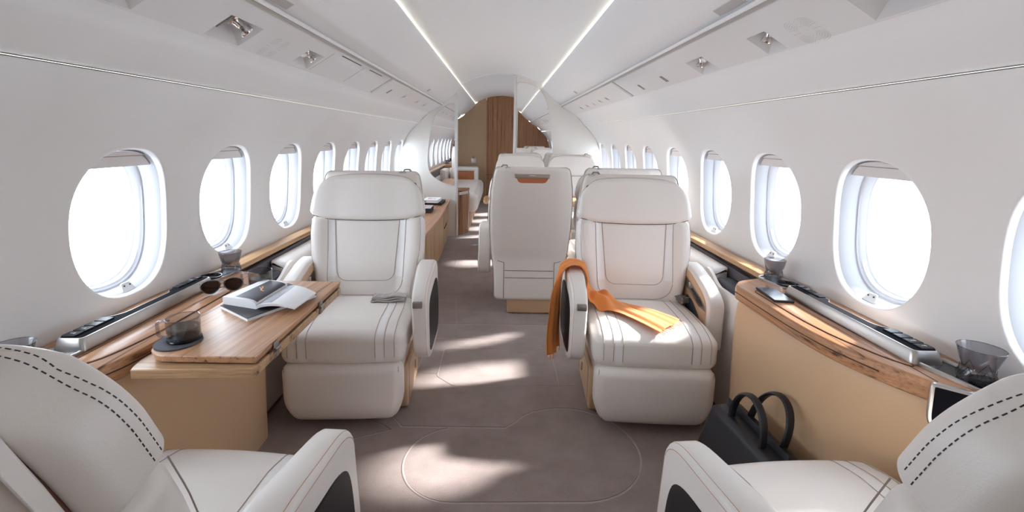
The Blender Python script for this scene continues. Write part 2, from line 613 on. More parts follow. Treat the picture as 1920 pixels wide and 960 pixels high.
def window(i, side, yc, seen=True):
    bm = NB()
    # reveal sleeve, stepped like the photo, thick outwards
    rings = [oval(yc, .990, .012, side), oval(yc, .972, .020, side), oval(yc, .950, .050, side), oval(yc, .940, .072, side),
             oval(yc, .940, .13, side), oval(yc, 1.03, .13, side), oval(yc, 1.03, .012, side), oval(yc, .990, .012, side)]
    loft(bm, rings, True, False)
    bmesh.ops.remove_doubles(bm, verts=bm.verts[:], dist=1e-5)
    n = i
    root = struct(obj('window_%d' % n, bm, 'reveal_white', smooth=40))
    bm = NB()
    rings = [oval(yc, .942, .072, side), oval(yc, .915, .074, side), oval(yc, .905, .078, side), oval(yc, .88, .082, side), oval(yc, .865, .097, side),
             oval(yc, .85, .100, side), oval(yc, .85, .128, side), oval(yc, .942, .128, side), oval(yc, .942, .072, side)]
    loft(bm, rings, True, False)
    bmesh.ops.remove_doubles(bm, verts=bm.verts[:], dist=1e-5)
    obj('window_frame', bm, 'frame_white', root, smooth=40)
    bm = NB()
    r0 = oval(yc, .862, .104, side); r1 = oval(yc, .862, .109, side)
    loft(bm, [r0, r1])
    obj('pane', bm, 'window_glass', root, smooth=0)
    # pulled-up shade at the top of the opening
    bm = NB()
    zlo = 1.100
    def clip(sc, off, zmin, zmax=9):
        pts = []
        for k in range(0, NW // 2 + 1):
            t = pi * k / (NW // 2)
            y, z = se(t, WHW * sc, WHH * sc)
            pts.append((y, min(WC + z, zmax)))
        pts = [p for p in pts if p[1] >= zmin]
        # exact ends on the chord
        hwz = WHW * sc * (1 - min(1, (zmin - WC) / (WHH * sc)) ** 2.38) ** (1 / 2.38)
        pts = [(hwz, zmin)] + pts + [(-hwz, zmin)]
        return [(side * (wx(p[1]) + off), yc + p[0], p[1]) for p in pts]
    loft(bm, [clip(.955, .030, zlo), clip(.955, .036, zlo)])
    sh = obj('shade', bm, 'shade_fabric', root, smooth=30)
    bm = NB()
    u = clip(.957, .022, zlo + .034)
    loft(bm, [u, clip(.957, .0295, zlo + .034)])
    tube(bm, [u[0], u[-1]], .0016, 5, mat=1)
    obj('shade_rail', bm, ['shade_fabric', 'stitch'], sh, smooth=30)
    # little latch plate at the bottom
    bm = NB()
    zb = WC - WHH * .97
    pl = [(-.026, 0), (.026, 0), (.016, .026), (-.016, .026)]
    pl = rpoly(pl, .004, 3)
    def L(q, d):
        z = zb + q[1]
        return (side * (wx(.70) + d + q[1] * .5), yc + q[0] + .012, z)
    loft(bm, [[L(q, .020) for q in pl], [L(q, .025) for q in pl]])
    lt = obj('latch', bm, 'latch_white', root)
    for dy in (-.010, .012):
        bm = NB()
        q = (dy, .017)
        p = L(q, .019)
        tube(bm, [p, (p[0] + side * .004, p[1], p[2])], .003, 8)
        obj('screw', bm, 'slot_black', lt)
    return root
wi = 1
for side in (-1, 1):
    for yc in WY:
        window(wi, side, yc); wi += 1
        pa = bpy.data.lights.new('portal', 'AREA'); pa.shape = 'RECTANGLE'; pa.size = .42; pa.size_y = .50
        pa.cycles.is_portal = True
        po = bpy.data.objects.new('window_portal', pa); C.objects.link(po)
        po.location = (side * 1.34, yc, WC)
        po.rotation_euler = Vector((-side, 0, 0)).to_track_quat('-Z', 'Y').to_euler()

# floor ---------------------------------------------------------------
bm = NB()
box(bm, -1.25, 1.25, Y0, Y1, -.06, 0.0)
def seamline(bm, pts, closed=False, r=.0022):
    P = [(p[0], p[1], .0002) for p in pts]
    tube(bm, P, (r * 1.5, .0016), 6, closed, mat=1, flat=(0, 0, 1))
    tube(bm, [(p[0], p[1] + r * 1.9, .0001) for p in pts], (r * .55, .0010), 5, closed, mat=2, flat=(0, 0, 1))
def arc(cx, cy, r, a0, a1, n=18, ry=None):
    ry = ry or r
    return [(cx + r * cos(radians(a0 + (a1 - a0) * k / n)), cy + ry * sin(radians(a0 + (a1 - a0) * k / n))) for k in range(n + 1)]
st = [(.161, 1.875)] + arc(.29, 1.631, .268, 118, -90, 30) + arc(-.150, 1.552, .200, -90, -256, 24)
seamline(bm, st, r=.003)
seamline(bm, [(-.215, 1.753), (.035, 1.753), (.075, 1.79), (.11, 1.835), (.165, 1.876)], r=.003)
seamline(bm, [(-.52, 1.86), (-.46, 1.825), (-.40, 1.753), (-.215, 1.753)], r=.003)
seamline(bm, [(-.62, 1.82), (-.48, 1.76), (-.44, 1.73), (-.60, 1.66), (-.93, 1.50)])
seamline(bm, rpoly([(-.31, 2.46), (.30, 2.472), (.306, 2.086), (-.215, 2.073), (-.31, 2.165)], .02), True)
seamline(bm, [(.306, 2.086), (.62, 2.09)]); seamline(bm, [(-.31, 2.19), (-.62, 2.19)])
seamline(bm, [(-.42, 2.19), (-.42, 2.60)]); seamline(bm, [(-.62, 2.60), (.42, 2.62)])
seamline(bm, [(-.55, 2.82), (.6, 2.82)], r=.0035); seamline(bm, [(-.275, 2.82), (-.32, 3.30)]); seamline(bm, [(-.55, 3.29), (.1, 3.30)])
seamline(bm, arc(-.25, 3.9, .17, 20, 200)); seamline(bm, [(-.42, 3.7), (-.42, 5.2)]); seamline(bm, [(-.52, 5.45), (.1, 5.45)])
struct(obj('floor', bm, ['carpet', 'carpet_seam', 'carpet_cut'], smooth=40))

# ceiling ----------------------------------------------------------------
def strip_mesh(name, pts, th, mat, y0=Y0, y1=Y1, side=1, ny=1, smooth=60):
    """extrude open profile (x,z) along y with thickness outward"""
    bm = NB()
    n = len(pts)
    nor = []
    for i in range(n):
        a = Vector(pts[max(0, i - 1)]); b = Vector(pts[min(n - 1, i + 1)])
        t = (b - a).normalized(); nor.append(Vector((t.y, -t.x)))
    lp = [(p[0], p[1]) for p in pts] + [(pts[i][0] + nor[i].x * th, pts[i][1] + nor[i].y * th) for i in reversed(range(n))]
    loft(bm, [[(side * p[0], y, p[1]) for p in lp] for y in (y0, y1)])
    return obj(name, bm, mat, smooth=smooth)

vault = []
for k in range(33):
    u = -1 + 2 * k / 32
    x = .492 * u
    vault.append((x, 1.802 + .138 * (1 - abs(u) ** 2.1)))
struct(strip_mesh('ceiling', list(reversed(vault)), .03, 'ceiling_lining'))
LEDX, LEDZ = .481, 1.788
PU = (.704, 1.574); PL = (.858, 1.481)
tn = 1
for side in (-1, 1):
    # panel from the light slot to the service unit (slightly convex)
    pts = []
    for k in range(15):
        t = k / 14
        x = .472 + (PU[0] + .012 - .472) * t; z = 1.782 + (PU[1] + .012 - 1.782) * t
        b = .017 * sin(pi * t)
        d = Vector((PU[1] - 1.782, -(PU[0] - .472))).normalized()
        pts.append((x + d.x * b, z + d.y * b))
    pts = [(.470, 1.792)] + pts + [(PU[0] + .030, PU[1] + .022)]
    o = strip_mesh('trim_%d' % tn, [(p[0], p[1]) for p in pts], -.022, 'ceiling_lining', side=side); struct(o); tn += 1
    bm = NB()
    def ug(s, d, y): return (side * (PL[0] + (PU[0] - PL[0]) / .18 * s + .517 * d), y, PL[1] + (PU[1] - PL[1]) / .18 * s + .856 * d)
    tube(bm, [ug(.181, .003, Y0 + .02), ug(.181, .003, YP - .01)], .0075, 8)
    o = struct(obj('trim_%d' % (tn + 20), bm, 'groove'))
    bm = NB(); tube(bm, [ug(.196, .0, Y0 + .02), ug(.196, .0, YP - .01)], .007, 10)
    o = struct(obj('trim_%d' % (tn + 30), bm, 'ceiling_lining'))
    # valance under the service unit, slightly concave with rounded lower lip
    pts = [(PL[0] - .006, PL[1] + .004)]
    for k in range(1, 13):
        t = k / 12
        x = PL[0] + (.966 - PL[0]) * t; z = PL[1] + (1.368 - PL[1]) * t
        d = Vector((-(1.368 - PL[1]), (.966 - PL[0]))).normalized()
        b = .010 * sin(pi * t) - .004 * sin(pi * min(1, t * 3)) * (t < .34)
        pts.append((x + d.x * b, z + d.y * b))
    pts += [(.972, 1.3625), (.980, 1.361), (.995, 1.364)]
    o = strip_mesh('trim_%d' % tn, pts, -.015, 'ceiling_lining', side=side); struct(o); tn += 1
    # backing so no sky leaks above the panels
    o = strip_mesh('trim_%d' % tn, [(.38, 1.866), (.50, 1.862), (.60, 1.80), (.80, 1.66), (1.0, 1.50), (1.078, 1.38), (1.090, 1.27), (1.132, 1.19)], -.01, 'ceiling_lining', side=side); struct(o); tn += 1
    o = strip_mesh('trim_%d' % (tn + 40), [(PU[0] + .02, PU[1] + .01), (PL[0] - .01, PL[1] - .002)], -.015, 'plastic', y0=YP - .02, side=side); struct(o)
    # light strips
    bm = NB()
    box(bm, *sorted((side * .4805, side * .4845)), Y0, Y1, 1.7955, 1.7985)
    tag(obj('light_strip', bm, 'led_cool', smooth=0), 'cool white strip light in the %s slot of the vaulted ceiling' % ('left' if side < 0 else 'right'), 'strip light')
    bm = NB()
    box(bm, *sorted((side * .9850, side * .9875)), Y0, YP - .02, 1.3580, 1.3588)
    tag(obj('light_strip', bm, 'led_edge', smooth=0), 'thin warm light line along the top of the %s window wall' % ('left' if side < 0 else 'right'), 'strip light')

# end wall -------------------------------------------------------------
def section(n=40):
    """half outline of the cabin section (x>=0) from floor to apex"""
    p = [(wx(z), z) for z in (0, .1, .25, .4, .55, .7, .85, 1.0, 1.1, 1.2, 1.28, 1.355)]
    p += [(.972, 1.37), (.90, 1.44), PL, PU, (.63, 1.645), (.55, 1.72), LEDX and (.485, 1.79)]
    p += [(.492 * u, 1.802 + .138 * (1 - u ** 2.1)) for u in (.85, .7, .55, .4, .25, .1, 0)]
    return p
SEC = section()
def cutsec(x0, x1, z0=0.0):
    """polygon of the section between x0 and x1 (either sign)"""
    full = [(-x, z) for x, z in SEC] + [(x, z) for x, z in reversed(SEC[:-1])]
    # clip polygon by x0<=x<=x1
    def clip(poly, f, sgn):
        out = []
        for i in range(len(poly)):
            a, b = poly[i], poly[(i + 1) % len(poly)]
            ia, ib = sgn * (a[0] - f) >= 0, sgn * (b[0] - f) >= 0
            if ia: out.append(a)
            if ia != ib:
                t = (f - a[0]) / (b[0] - a[0]); out.append((f, a[1] + (b[1] - a[1]) * t))
        return out
    return clip(clip(full, x0, 1), x1, -1)
bm = NB(); prism(bm, cutsec(-1.2, -.275), Y1 - .03, Y1 + .03, 'xz'); struct(obj('wall_back', bm, 'tan_wall', smooth=0))
bm = NB(); box(bm, -.295, -.272, Y1 - .045, Y1 - .03, 0, 1.86); box(bm, -1.1, -.295, Y1 - .034, Y1 - .03, .86, .864); struct(obj('trim_7', bm, 'tan_wall', smooth=0))
bm = NB(); prism(bm, cutsec(-.272, 1.2), Y1 - .03, Y1 + .03, 'xz'); struct(obj('door_1', bm, 'wood_z', smooth=0))
bm = NB(); box(bm, -.268, 1.0, Y1 - .0325, Y1 - .03, .520, .524); struct(obj('trim_8', bm, 'seam_and_shade', smooth=0))
t = thing('wall_switch', 'small steel switch plate on the tan wall beyond the partition', 'switch', (-.50, Y1 - .031, .77))
bm = NB(); box(bm, -.045, .045, -.008, 0, -.05, .05, .006); obj('plate', bm, 'steel', t)
bm = NB(); tube(bm, [(-.02, -.008, .05), (-.015, -.012, .085), (.015, -.012, .085), (.02, -.008, .05)], .005, 8); obj('loop', bm, 'chrome', t)

# forward bulkhead behind the camera (seen in the mirrors)
for nm, a, b in (('wall_front_left', -1.2, -.40), ('wall_front_right', .40, 1.2)):
    bm = NB(); prism(bm, cutsec(a, b), Y0 - .05, Y0 + .01, 'xz'); struct(obj(nm, bm, 'wood_z', smooth=0))
bm = NB()
box(bm, -.40, .40, Y0 - 1.2, Y0 - 1.15, 0, 1.95); box(bm, -.42, -.40, Y0 - 1.2, Y0 - .05, 0, 1.95); box(bm, .40, .42, Y0 - 1.2, Y0 - .05, 0, 1.95)
box(bm, -.42, .42, Y0 - 1.2, Y0 - .05, 1.94, 1.96); box(bm, -.42, .42, Y0 - 1.2, Y0, -.06, 0)
struct(obj('wall_front', bm, 'panel_cream', smooth=0))

# mid-cabin partitions -----------------------------------------------------
for nm, a, b in (('wall_middle_left', -1.185, -.53), ('wall_middle_right', .155, 1.185)):
    bm = NB(); prism(bm, cutsec(a, b), YP, YP + .045, 'xz', bev=.0)
    struct(obj(nm, bm, 'panel_cream', smooth=0))
bm = NB(); tube(bm, [(x, YP + .02, z - .002) for x, z in vault], .005, 6); struct(obj('trim_11', bm, 'plastic'))
bm = NB(); box(bm, -.545, -.518, YP - .012, YP + .055, 0, 1.69, .008); struct(obj('trim_9', bm, 'plastic'))
bm = NB(); box(bm, .143, .170, YP - .012, YP + .055, 0, 1.925, .008); struct(obj('trim_10', bm, 'plastic'))
ml = [(-.548, 1.60), (-.66, 1.565), (-.775, 1.47), (-.825, 1.33), (-.858, 1.15), (-.878, .97), (-.876, .84), (-.84, .755), (-.76, .69), (-.66, .645), (-.548, .62)]
mr = [(.173, 1.85), (.30, 1.835), (.40, 1.80), (.465, 1.74), (.515, 1.66), (.545, 1.55), (.575, 1.38), (.60, 1.22), (.613, 1.08), (.613, .92), (.56, .80), (.173, .72)]
for lab, poly in (('curved mirror panel on the left partition above the wooden credenza', ml), ('tall curved mirror panel on the right partition behind the facing seats', mr)):
    pp = rpoly(poly, .05, 4)
    t = thing('wall_mirror', lab, 'mirror', (0, YP, 0))
    bm = NB(); prism(bm, pp, -.006, .0, 'xz'); obj('mirror_glass', bm, 'mirror', t, smooth=0)
    bm = NB(); tube(bm, [(p[0], -.004, p[1]) for p in pp], .004, 6, True); obj('frame', bm, 'plastic', t)
# ================================================================== OVERHEAD SERVICE UNITS
UT = Vector((PU[0] - PL[0], PU[1] - PL[1])); ULEN = UT.length; UT.normalize()
UN = Vector((-.517, -.856))
def upt(side, y, s, d):
    """point on the slanted service face; d>0 goes up into the recess"""
    return (side * (PL[0] + UT.x * s - UN.x * d), y, PL[1] + UT.y * s - UN.y * d)

def service_unit(side, y0, y1, holes, label):
    root = thing('overhead_panel', label, 'overhead panel', upt(side, (y0 + y1) / 2, ULEN / 2, 0))
    ox, oy, oz = root.location
    def U(y, s, d):
        p = upt(side, y, s, d); return (p[0] - ox, p[1] - oy, p[2] - oz)
    bm = NB()
    s0, s1 = .006, ULEN - .008
    ys = sorted({y0, y1} | {h[0] for h in holes} | {h[1] for h in holes})
    ss = sorted({s0, s1} | {h[2] for h in holes} | {h[3] for h in holes})
    ca = {}
    def v(y, s, d):
        k = (round(y, 4), round(s, 4), round(d, 4))
        if k not in ca: ca[k] = bm.verts.new(U(y, s, d))
        return ca[k]
    F = -.004
    for a, b in zip(ys, ys[1:]):
        for c_, d_ in zip(ss, ss[1:]):
            if any(a >= h[0] - 1e-6 and b <= h[1] + 1e-6 and c_ >= h[2] - 1e-6 and d_ <= h[3] + 1e-6 for h in holes): continue
            bm.faces.new((v(a, c_, F), v(b, c_, F), v(b, d_, F), v(a, d_, F)))
    for h in holes:
        dep = h[4]
        my, ms = (h[1] - h[0]) * .30, (h[3] - h[2]) * .26
        o4 = [v(h[0], h[2], F), v(h[1], h[2], F), v(h[1], h[3], F), v(h[0], h[3], F)]
        i4 = [v(h[0] + my * .9, h[2] + ms * 1.3, dep), v(h[1] - my * .9, h[2] + ms * 1.3, dep), v(h[1] - my * .9, h[3] - ms * .4, dep), v(h[0] + my * .9, h[3] - ms * .4, dep)]
        for k in range(4):
            bm.faces.new((o4[k], o4[(k + 1) % 4], i4[(k + 1) % 4], i4[k]))
        bm.faces.new(i4)
    # rolled edges
    for e in ((y0, s0, y1, s0, -1), (y0, s1, y1, s1, 1)):
        a = v(e[0], e[1], F); b = v(e[2], e[3], F)
        c1 = v(e[2], e[3] + e[4] * .008, .003); c0 = v(e[0], e[1] + e[4] * .008, .003)
        d1 = v(e[2], e[3] + e[4] * .008, .025); d0 = v(e[0], e[1] + e[4] * .008, .025)
        bm.faces.new((a, b, c1, c0)); bm.faces.new((c0, c1, d1, d0))
    for yy in (y0, y1):
        dy = -.008 if yy == y0 else .008
        q = [v(yy, s0, F), v(yy, s1, F), v(yy + dy, s1, .004), v(yy + dy, s0, .004)]
        bm.faces.new(q)
        bm.faces.new([q[3], q[2], v(yy + dy, s1, .025), v(yy + dy, s0, .025)])
    obj('panel_face', bm, 'plastic', root, smooth=25)
    return root, U

def reading_light(root, U, y, s, size, tilt, dep):
    ctr = Vector(U(y, s, dep)); dirv = (Vector(U(y, s, dep - .02)) - ctr).normalized()
    dirv = (dirv + Vector(tilt)).normalized()
    M = Matrix.Translation(ctr) @ dirv.to_track_quat('Z', 'Y').to_matrix().to_4x4() @ Matrix.Scale(size, 4)
    bm = NB()
    lathe(bm, [(.62, -.25), (.78, .0), (.86, .10), (.80, .18), (.55, .28), (.46, .5), (.46, .9), (.62, 1.15), (.66, 1.5), (.60, 1.62), (.50, 1.60)], (0, 0, 0), 24)
    bmesh.ops.transform(bm, matrix=M, verts=bm.verts[:])
    lm = obj('reading_light', bm, 'chrome', root, smooth=30)
    bm = NB(); lathe(bm, [(.50, 1.56), (.50, 1.63), (.3, 1.66), (.05, 1.67)], (0, 0, 0), 20)
    bmesh.ops.transform(bm, matrix=M, verts=bm.verts[:])
    obj('lens', bm, 'lens_white', lm, smooth=50)

def slots(root, U, y, s0, s1, w=.004, name='air_slot'):
    bm = NB()
    q = [U(y - w, s0, -.0050), U(y + w, s0, -.0050), U(y + w, s1, -.0050), U(y - w, s1, -.0050)]
    q2 = [U(y - w, s0, -.003), U(y + w, s0, -.003), U(y + w, s1, -.003), U(y - w, s1, -.003)]
    loft(bm, [q, q2]); obj(name, bm, 'slot_black', root, smooth=0)

def grille(root, U, yc, sc):
    bm = NB()
    for ring in range(6):
        a = .024 + ring * .0055; b = .022 + ring * .0055
        pts = []
        n = 20 + ring * 6
        for k in range(n):
            t = 2 * pi * k / n
            c, s = cos(t), sin(t)
            y = math.copysign(abs(c) ** .5, c) * a; ss = math.copysign(abs(s) ** .5, s) * b
            p = [U(yc + y + dy, sc + ss + ds, -.0046) for dy, ds in ((-.0009, -.0009), (.0009, -.0009), (.0009, .0009), (-.0009, .0009))]
            bm.faces.new([bm.verts.new(w) for w in p])
    obj('speaker_grille', bm, 'grille_dot', root, smooth=0)

for side in (-1, 1):
    nm = 'left' if side < 0 else 'right'
    if side > 0:
        holes = [(.90, 1.085, .012, .105, .05), (1.405, 1.505, .012, .100, .045), (1.83, 1.985, .012, .100, .045)]
    else:
        holes = [(.90, 1.085, .012, .112, .05), (1.335, 1.51, .014, .114, .05), (1.855, 2.015, .018, .114, .045)]
    r, U = service_unit(side, Y0 + .03, 2.985, holes, 'long white service panel with recessed reading lights on the near %s ceiling side' % nm)
    if side > 0:
        reading_light(r, U, .99, .068, .030, (0, .3, 0), .045)
        reading_light(r, U, 1.045, .068, .018, (0, .3, 0), .045)
        reading_light(r, U, 1.455, .068, .024, (.4, .35, 0), .036)
        reading_light(r, U, 1.880, .066, .021, (-.3, -.3, 0), .036)
        reading_light(r, U, 1.935, .066, .024, (.4, .3, 0), .036)
        grille(r, U, 1.275, .05)
        for y in (2.325, 2.345, 2.700, 2.720): slots(r, U, y, .035, .082, .0035)
    else:
        reading_light(r, U, .99, .068, .030, (0, .3, 0), .045)
        reading_light(r, U, 1.440, .075, .034, (.1, .5, 0), .040)
        bm = NB()
        c = Vector(U(1.368, .072, .012)); d = (Vector(U(1.38, .072, -.012)) - c).normalized()
        lathe(bm, [(.026, 0), (.028, .004), (.022, .008), (.021, .003)], (0, 0, 0), 24)
        bmesh.ops.transform(bm, matrix=Matrix.Translation(c) @ d.to_track_quat('Z', 'Y').to_matrix().to_4x4(), verts=bm.verts[:])
        obj('air_nozzle', bm, 'steel_dark', r)
        reading_light(r, U, 1.905, .078, .021, (-.2, -.3, 0), .036)
        reading_light(r, U, 1.965, .070, .026, (.2, .4, 0), .036)
        grille(r, U, 1.66, .06)
        def patch(y0_, y1_, s0_, s1_, mt, d=.0050):
            bm = NB()
            loft(bm, [[U(y0_, s0_, -d), U(y1_, s0_, -d), U(y1_, s1_, -d), U(y0_, s1_, -d)], [U(y0_, s0_, -.003), U(y1_, s0_, -.003), U(y1_, s1_, -.003), U(y0_, s1_, -.003)]])
            obj('panel_seam', bm, mt, r, smooth=0)
        patch(2.12, 2.40, .157, .161, 'slot_black'); patch(2.55, 2.80, .157, .161, 'slot_black')
        patch(2.039, 2.041, .02, .155, 'grey_panel', .0048); patch(2.469, 2.471, .02, .155, 'grey_panel', .0048)
    r, U = service_unit(side, 3.05, YP - .03, [], 'short white service panel with small grilles on the %s side, farther down the cabin' % nm)
    if side > 0:
        for y in (3.56, 3.80, 4.36, 4.68):
            bm = NB(); loft(bm, [[U(y - .03, .035, -.0052), U(y + .03, .035, -.0052), U(y + .03, .085, -.0052), U(y - .03, .085, -.0052)], [U(y - .03, .035, -.003), U(y + .03, .035, -.003), U(y + .03, .085, -.003), U(y - .03, .085, -.003)]])
            g = obj('reading_light', bm, 'plastic', r, smooth=0)
            bm = NB()
            for j, dy in enumerate((-.016, .0, .014)):
                loft(bm, [[U(y + dy - .0045, .045 + j * .006, -.0060), U(y + dy + .0045, .045 + j * .006, -.0060), U(y + dy + .0045, .075 + j * .004, -.0060), U(y + dy - .0045, .075 + j * .004, -.0060)],
                          [U(y + dy - .0045, .045 + j * .006, -.005), U(y + dy + .0045, .045 + j * .006, -.005), U(y + dy + .0045, .075 + j * .004, -.005), U(y + dy - .0045, .075 + j * .004, -.005)]])
            obj('lens', bm, 'steel_dark', g, smooth=0)
        slots(r, U, 4.08, .035, .07, .003)
    else:
        for y in (3.27, 3.29): slots(r, U, y, .05, .095, .0035)
        for y in (3.74, 4.30, 4.70):
            bm = NB(); loft(bm, [[U(y - .03, .055, -.0052), U(y + .03, .055, -.0052), U(y + .03, .115, -.0052), U(y - .03, .115, -.0052)], [U(y - .03, .055, -.003), U(y + .03, .055, -.003), U(y + .03, .115, -.003), U(y - .03, .115, -.003)]])
            g = obj('reading_light', bm, 'plastic', r, smooth=0)
            bm = NB()
            for j, dy in enumerate((-.016, .0, .014)):
                loft(bm, [[U(y + dy - .0045, .065 + j * .006, -.0060), U(y + dy + .0045, .065 + j * .006, -.0060), U(y + dy + .0045, .090 + j * .006, -.0060), U(y + dy - .0045, .090 + j * .006, -.0060)],
                          [U(y + dy - .0045, .065 + j * .006, -.005), U(y + dy + .0045, .065 + j * .006, -.005), U(y + dy + .0045, .090 + j * .006, -.005), U(y + dy - .0045, .090 + j * .006, -.005)]])
            obj('lens', bm, 'steel_dark', g, smooth=0)
    # flat grey insert panel and small sensor on the sloping ceiling panel
    def cpt(y, t, d=0):
        x = .472 + (PU[0] + .012 - .472) * t; z = 1.782 + (PU[1] + .012 - 1.782) * t
        n = Vector((PU[1] - 1.782, -(PU[0] - .472))).normalized()
        b = .017 * sin(pi * t) + d
        return (side * (x + n.x * b), y, z + n.y * b)
    for y, t, hy, ht, nme, cat in ((1.44, .86, .078, .048, 'ceiling_insert', 'vent'), (4.2, .80, .030, .055, 'ceiling_sensor', 'sensor')):
        big = nme == 'ceiling_insert'
        o = thing(nme, ('flat rectangular grey insert' if big else 'small square grey sensor') + ' in the %s sloping ceiling panel' % nm, cat, cpt(y, t))
        l = Vector(o.location)
        def R4(hy, ht, d): return [tuple(Vector(cpt(y + a * hy, t + b * ht, d)) - l) for a, b in ((-1, -1), (1, -1), (1, 1), (-1, 1))]
        bm = NB(); loft(bm, [R4(hy, ht, .0005), R4(hy, ht, .0025)]); obj('frame', bm, 'plastic', o, smooth=0)
        bm = NB(); loft(bm, [R4(hy * .95, ht * .92, .002), R4(hy * .95, ht * .92, .0032)]); obj('insert', bm, 'grey_panel', o, smooth=0)

# ================================================================== SEATS
LEAN = [radians(13.5)]
BW = .655
def backmap(p):
    """p = (x, t, w): w up along the leaning back, t rearwards"""
    x, t, w = p
    a = LEAN[0]
    return Vector((x, .125 + w * sin(a) + t * cos(a), .385 + w * cos(a) - t * sin(a)))
HW = [(-.02, .226), (.06, .234), (.16, .256), (.26, .278), (.36, .283), (.44, .278), (.52, .270), (.60, .252), (.66, .230)]

def make_seat(fl, tag_label, lean=13.5, aisle=True, outer=True, ped_half=.225, ped_off=.015):
    """fl=+1: aisle side is local -x ; fl=-1 mirrored. Faces local -y."""
    t = thing('cabin_seat', tag_label, 'seat')
    A = -fl     # aisle direction in x
    LEAN[0] = radians(lean)
    # pedestal
    bm = NB()
    py = rpoly([(-.125, .003), (-.15, .10), (-.13, .21), (.235, .21), (.25, .12), (.25, .003)], .02, 3)
    prism(bm, py, -ped_half, ped_half, 'yz', bev=.012)
    bmesh.ops.translate(bm, verts=bm.verts[:], vec=(A * ped_off, 0, 0))
    x = A * (ped_half + ped_off + .0005)
    tube(bm, [(x, -.085, .02), (x, -.085, .19), (x, .21, .19), (x, .22, .02)], .0012, 5, mat=1)
    ped = obj('pedestal', bm, ['leather_tan', 'stitch'], t)
    bm = NB(); box(bm, *sorted((A * .240, A * .245)), .10, .118, .075, .115, .003); obj('catch', bm, 'steel', ped)
    # under-seat shroud
    bm = NB()
    def f(p):
        k = 1 - .10 * sstep(.25, .08, p.z)
        return (p.x * k, p.y, p.z)
    soft(bm, (0, .03, .225), (.228, .215, .095), .035, (4, 4, 4), f)
    obj('seat_shroud', bm, 'leather', t, smooth=60)
    # leg rest
    bm = NB()
    def f(p):
        k = 1 - .13 * sstep(.17, .03, p.z) ** 1.5
        yy = p.y + .02 * sstep(.12, .03, p.z) - .006 * (1 - (p.x / .24) ** 2)
        return (p.x * k, yy, p.z)
    soft(bm, (0, -.245, .165), (.243, .048, .128), .040, (14, 2, 8), f)
    for s in (-1, 1):
        P = []
        for k in range(15):
            z = .285 - .245 * k / 14
            p = f(Vector((s * .228, -.2815, z)))
            P.append((p[0], p[1], p[2]))
        tube(bm, P, .0013, 5, mat=1)
    lr = obj('leg_rest', bm, ['leather', 'stitch'], t, smooth=70)
    # seat cushion
    def cf(p):
        top = (p.z - .36) / .075
        zz = p.z + (.010 * (1 - (p.x / .25) ** 2) * max(0, top)) - .020 * sstep(-.16, -.285, p.y) * max(0, top) + .012 * sstep(-.2, .1, p.y) * max(0, top) * 0
        yy = p.y + .012 * (p.x / .25) ** 2 * sstep(.0, -.25, p.y)
        # soft sag in the sitting area
        zz -= .007 * max(0, top) * math.exp(-((p.x / .11) ** 2 + ((p.y + .06) / .13) ** 2))
        xx = p.x * (1 - .04 * sstep(-.05, .13, p.y))
        return (xx, yy, zz)
    bm = NB()
    soft(bm, (0, -.075, .360), (.250, .210, .076), .042, (30, 20, 4), cf, matfn=lambda c: 1 if .137 < abs(c.x) < .172 and c.z > .30 else 0, ra=5)
    def ctop(x, y, lift=.0006):
        # follow rounded front
        r = .042
        if y >= -.243: return Vector(cf(Vector((x, y, .436)))) + Vector((0, 0, lift))
        return Vector(cf(Vector((x, y, .436))))
    for xx in (-.212, -.173, -.136, .136, .173, .212):
        P = []
        for k in range(12):
            y = .12 - (.12 + .243) * k / 11
            P.append(Vector(cf(Vector((xx, y, .436)))) + Vector((0, 0, .0006)))
        for k in range(1, 9):
            a = pi / 2 * k / 8
            P.append(Vector(cf(Vector((xx, -.243 - .0425 * sin(a), .394 + .0425 * cos(a))))))
        for k in range(1, 5):
            P.append(Vector(cf(Vector((xx, -.2855, .394 - .018 * k)))))
        tube(bm, P, .0012, 5, mat=2)
    cu = obj('seat_cushion', bm, ['leather', 'leather_stripe', 'stitch'], t, smooth=70)
    # backrest cushion
    def bf(p):
        w = p.z; x = p.x; tt = p.y
        hw = interp(HW, w) / .278
        front = max(0, min(1, (.040 - tt) / .04))
        bol = sstep(.155, .24, abs(x)) * .026 * front
        bel = .010 * math.exp(-((w - .17) / .12) ** 2) * (1 - (x / .25) ** 2) * front
        return backmap((x * hw, tt - bol - bel, w))
    bm = NB()
    soft(bm, (0, .040, .215), (.276, .040, .232), .034, (34, 2, 24), bf,
         matfn=None, ra=5)
    def onback(x, w, lift=.0008):
        hw = interp(HW, w) / .278
        xi = x / hw
        return bf(Vector((xi, -lift, w)))
    # U-shaped stripes and seams
    def ucurve(xt, xb, wb, wt, r):
        pts = rpoly([(-xt, wt), (-xb, wb), (xb, wb), (xt, wt)], [0, r, r, 0], 8)
        out = []
        for a, b in zip(pts, pts[1:]):
            m = max(1, int((Vector(b) - Vector(a)).length / .015))
            for k in range(m): out.append((a[0] + (b[0] - a[0]) * k / m, a[1] + (b[1] - a[1]) * k / m))
        out.append(pts[-1])
        return out
    U1 = ucurve(.158, .135, .125, .435, .05); U2 = ucurve(.190, .178, .055, .435, .09)
    for s in (-1, 1):
        n = 22
        def g(u, v):
            w = .435 - .29 * u
            x0 = .158 - .017 * u + .002; x1 = .190 - .008 * u - .002
            x = x0 + (x1 - x0) * v
            return onback(s * x, w, .0012)
        V = grid(bm, n, 3, g, mat=1)
    for U in (U1, U2): tube(bm, [onback(a, b) for a, b in U], .0013, 5, mat=2)
    for s in (-1, 1):
        tube(bm, [onback(s * (interp(HW, w) - .018), w, .0004) for w in [.02 + .41 * k / 16 for k in range(17)]], .0012, 5, mat=2)
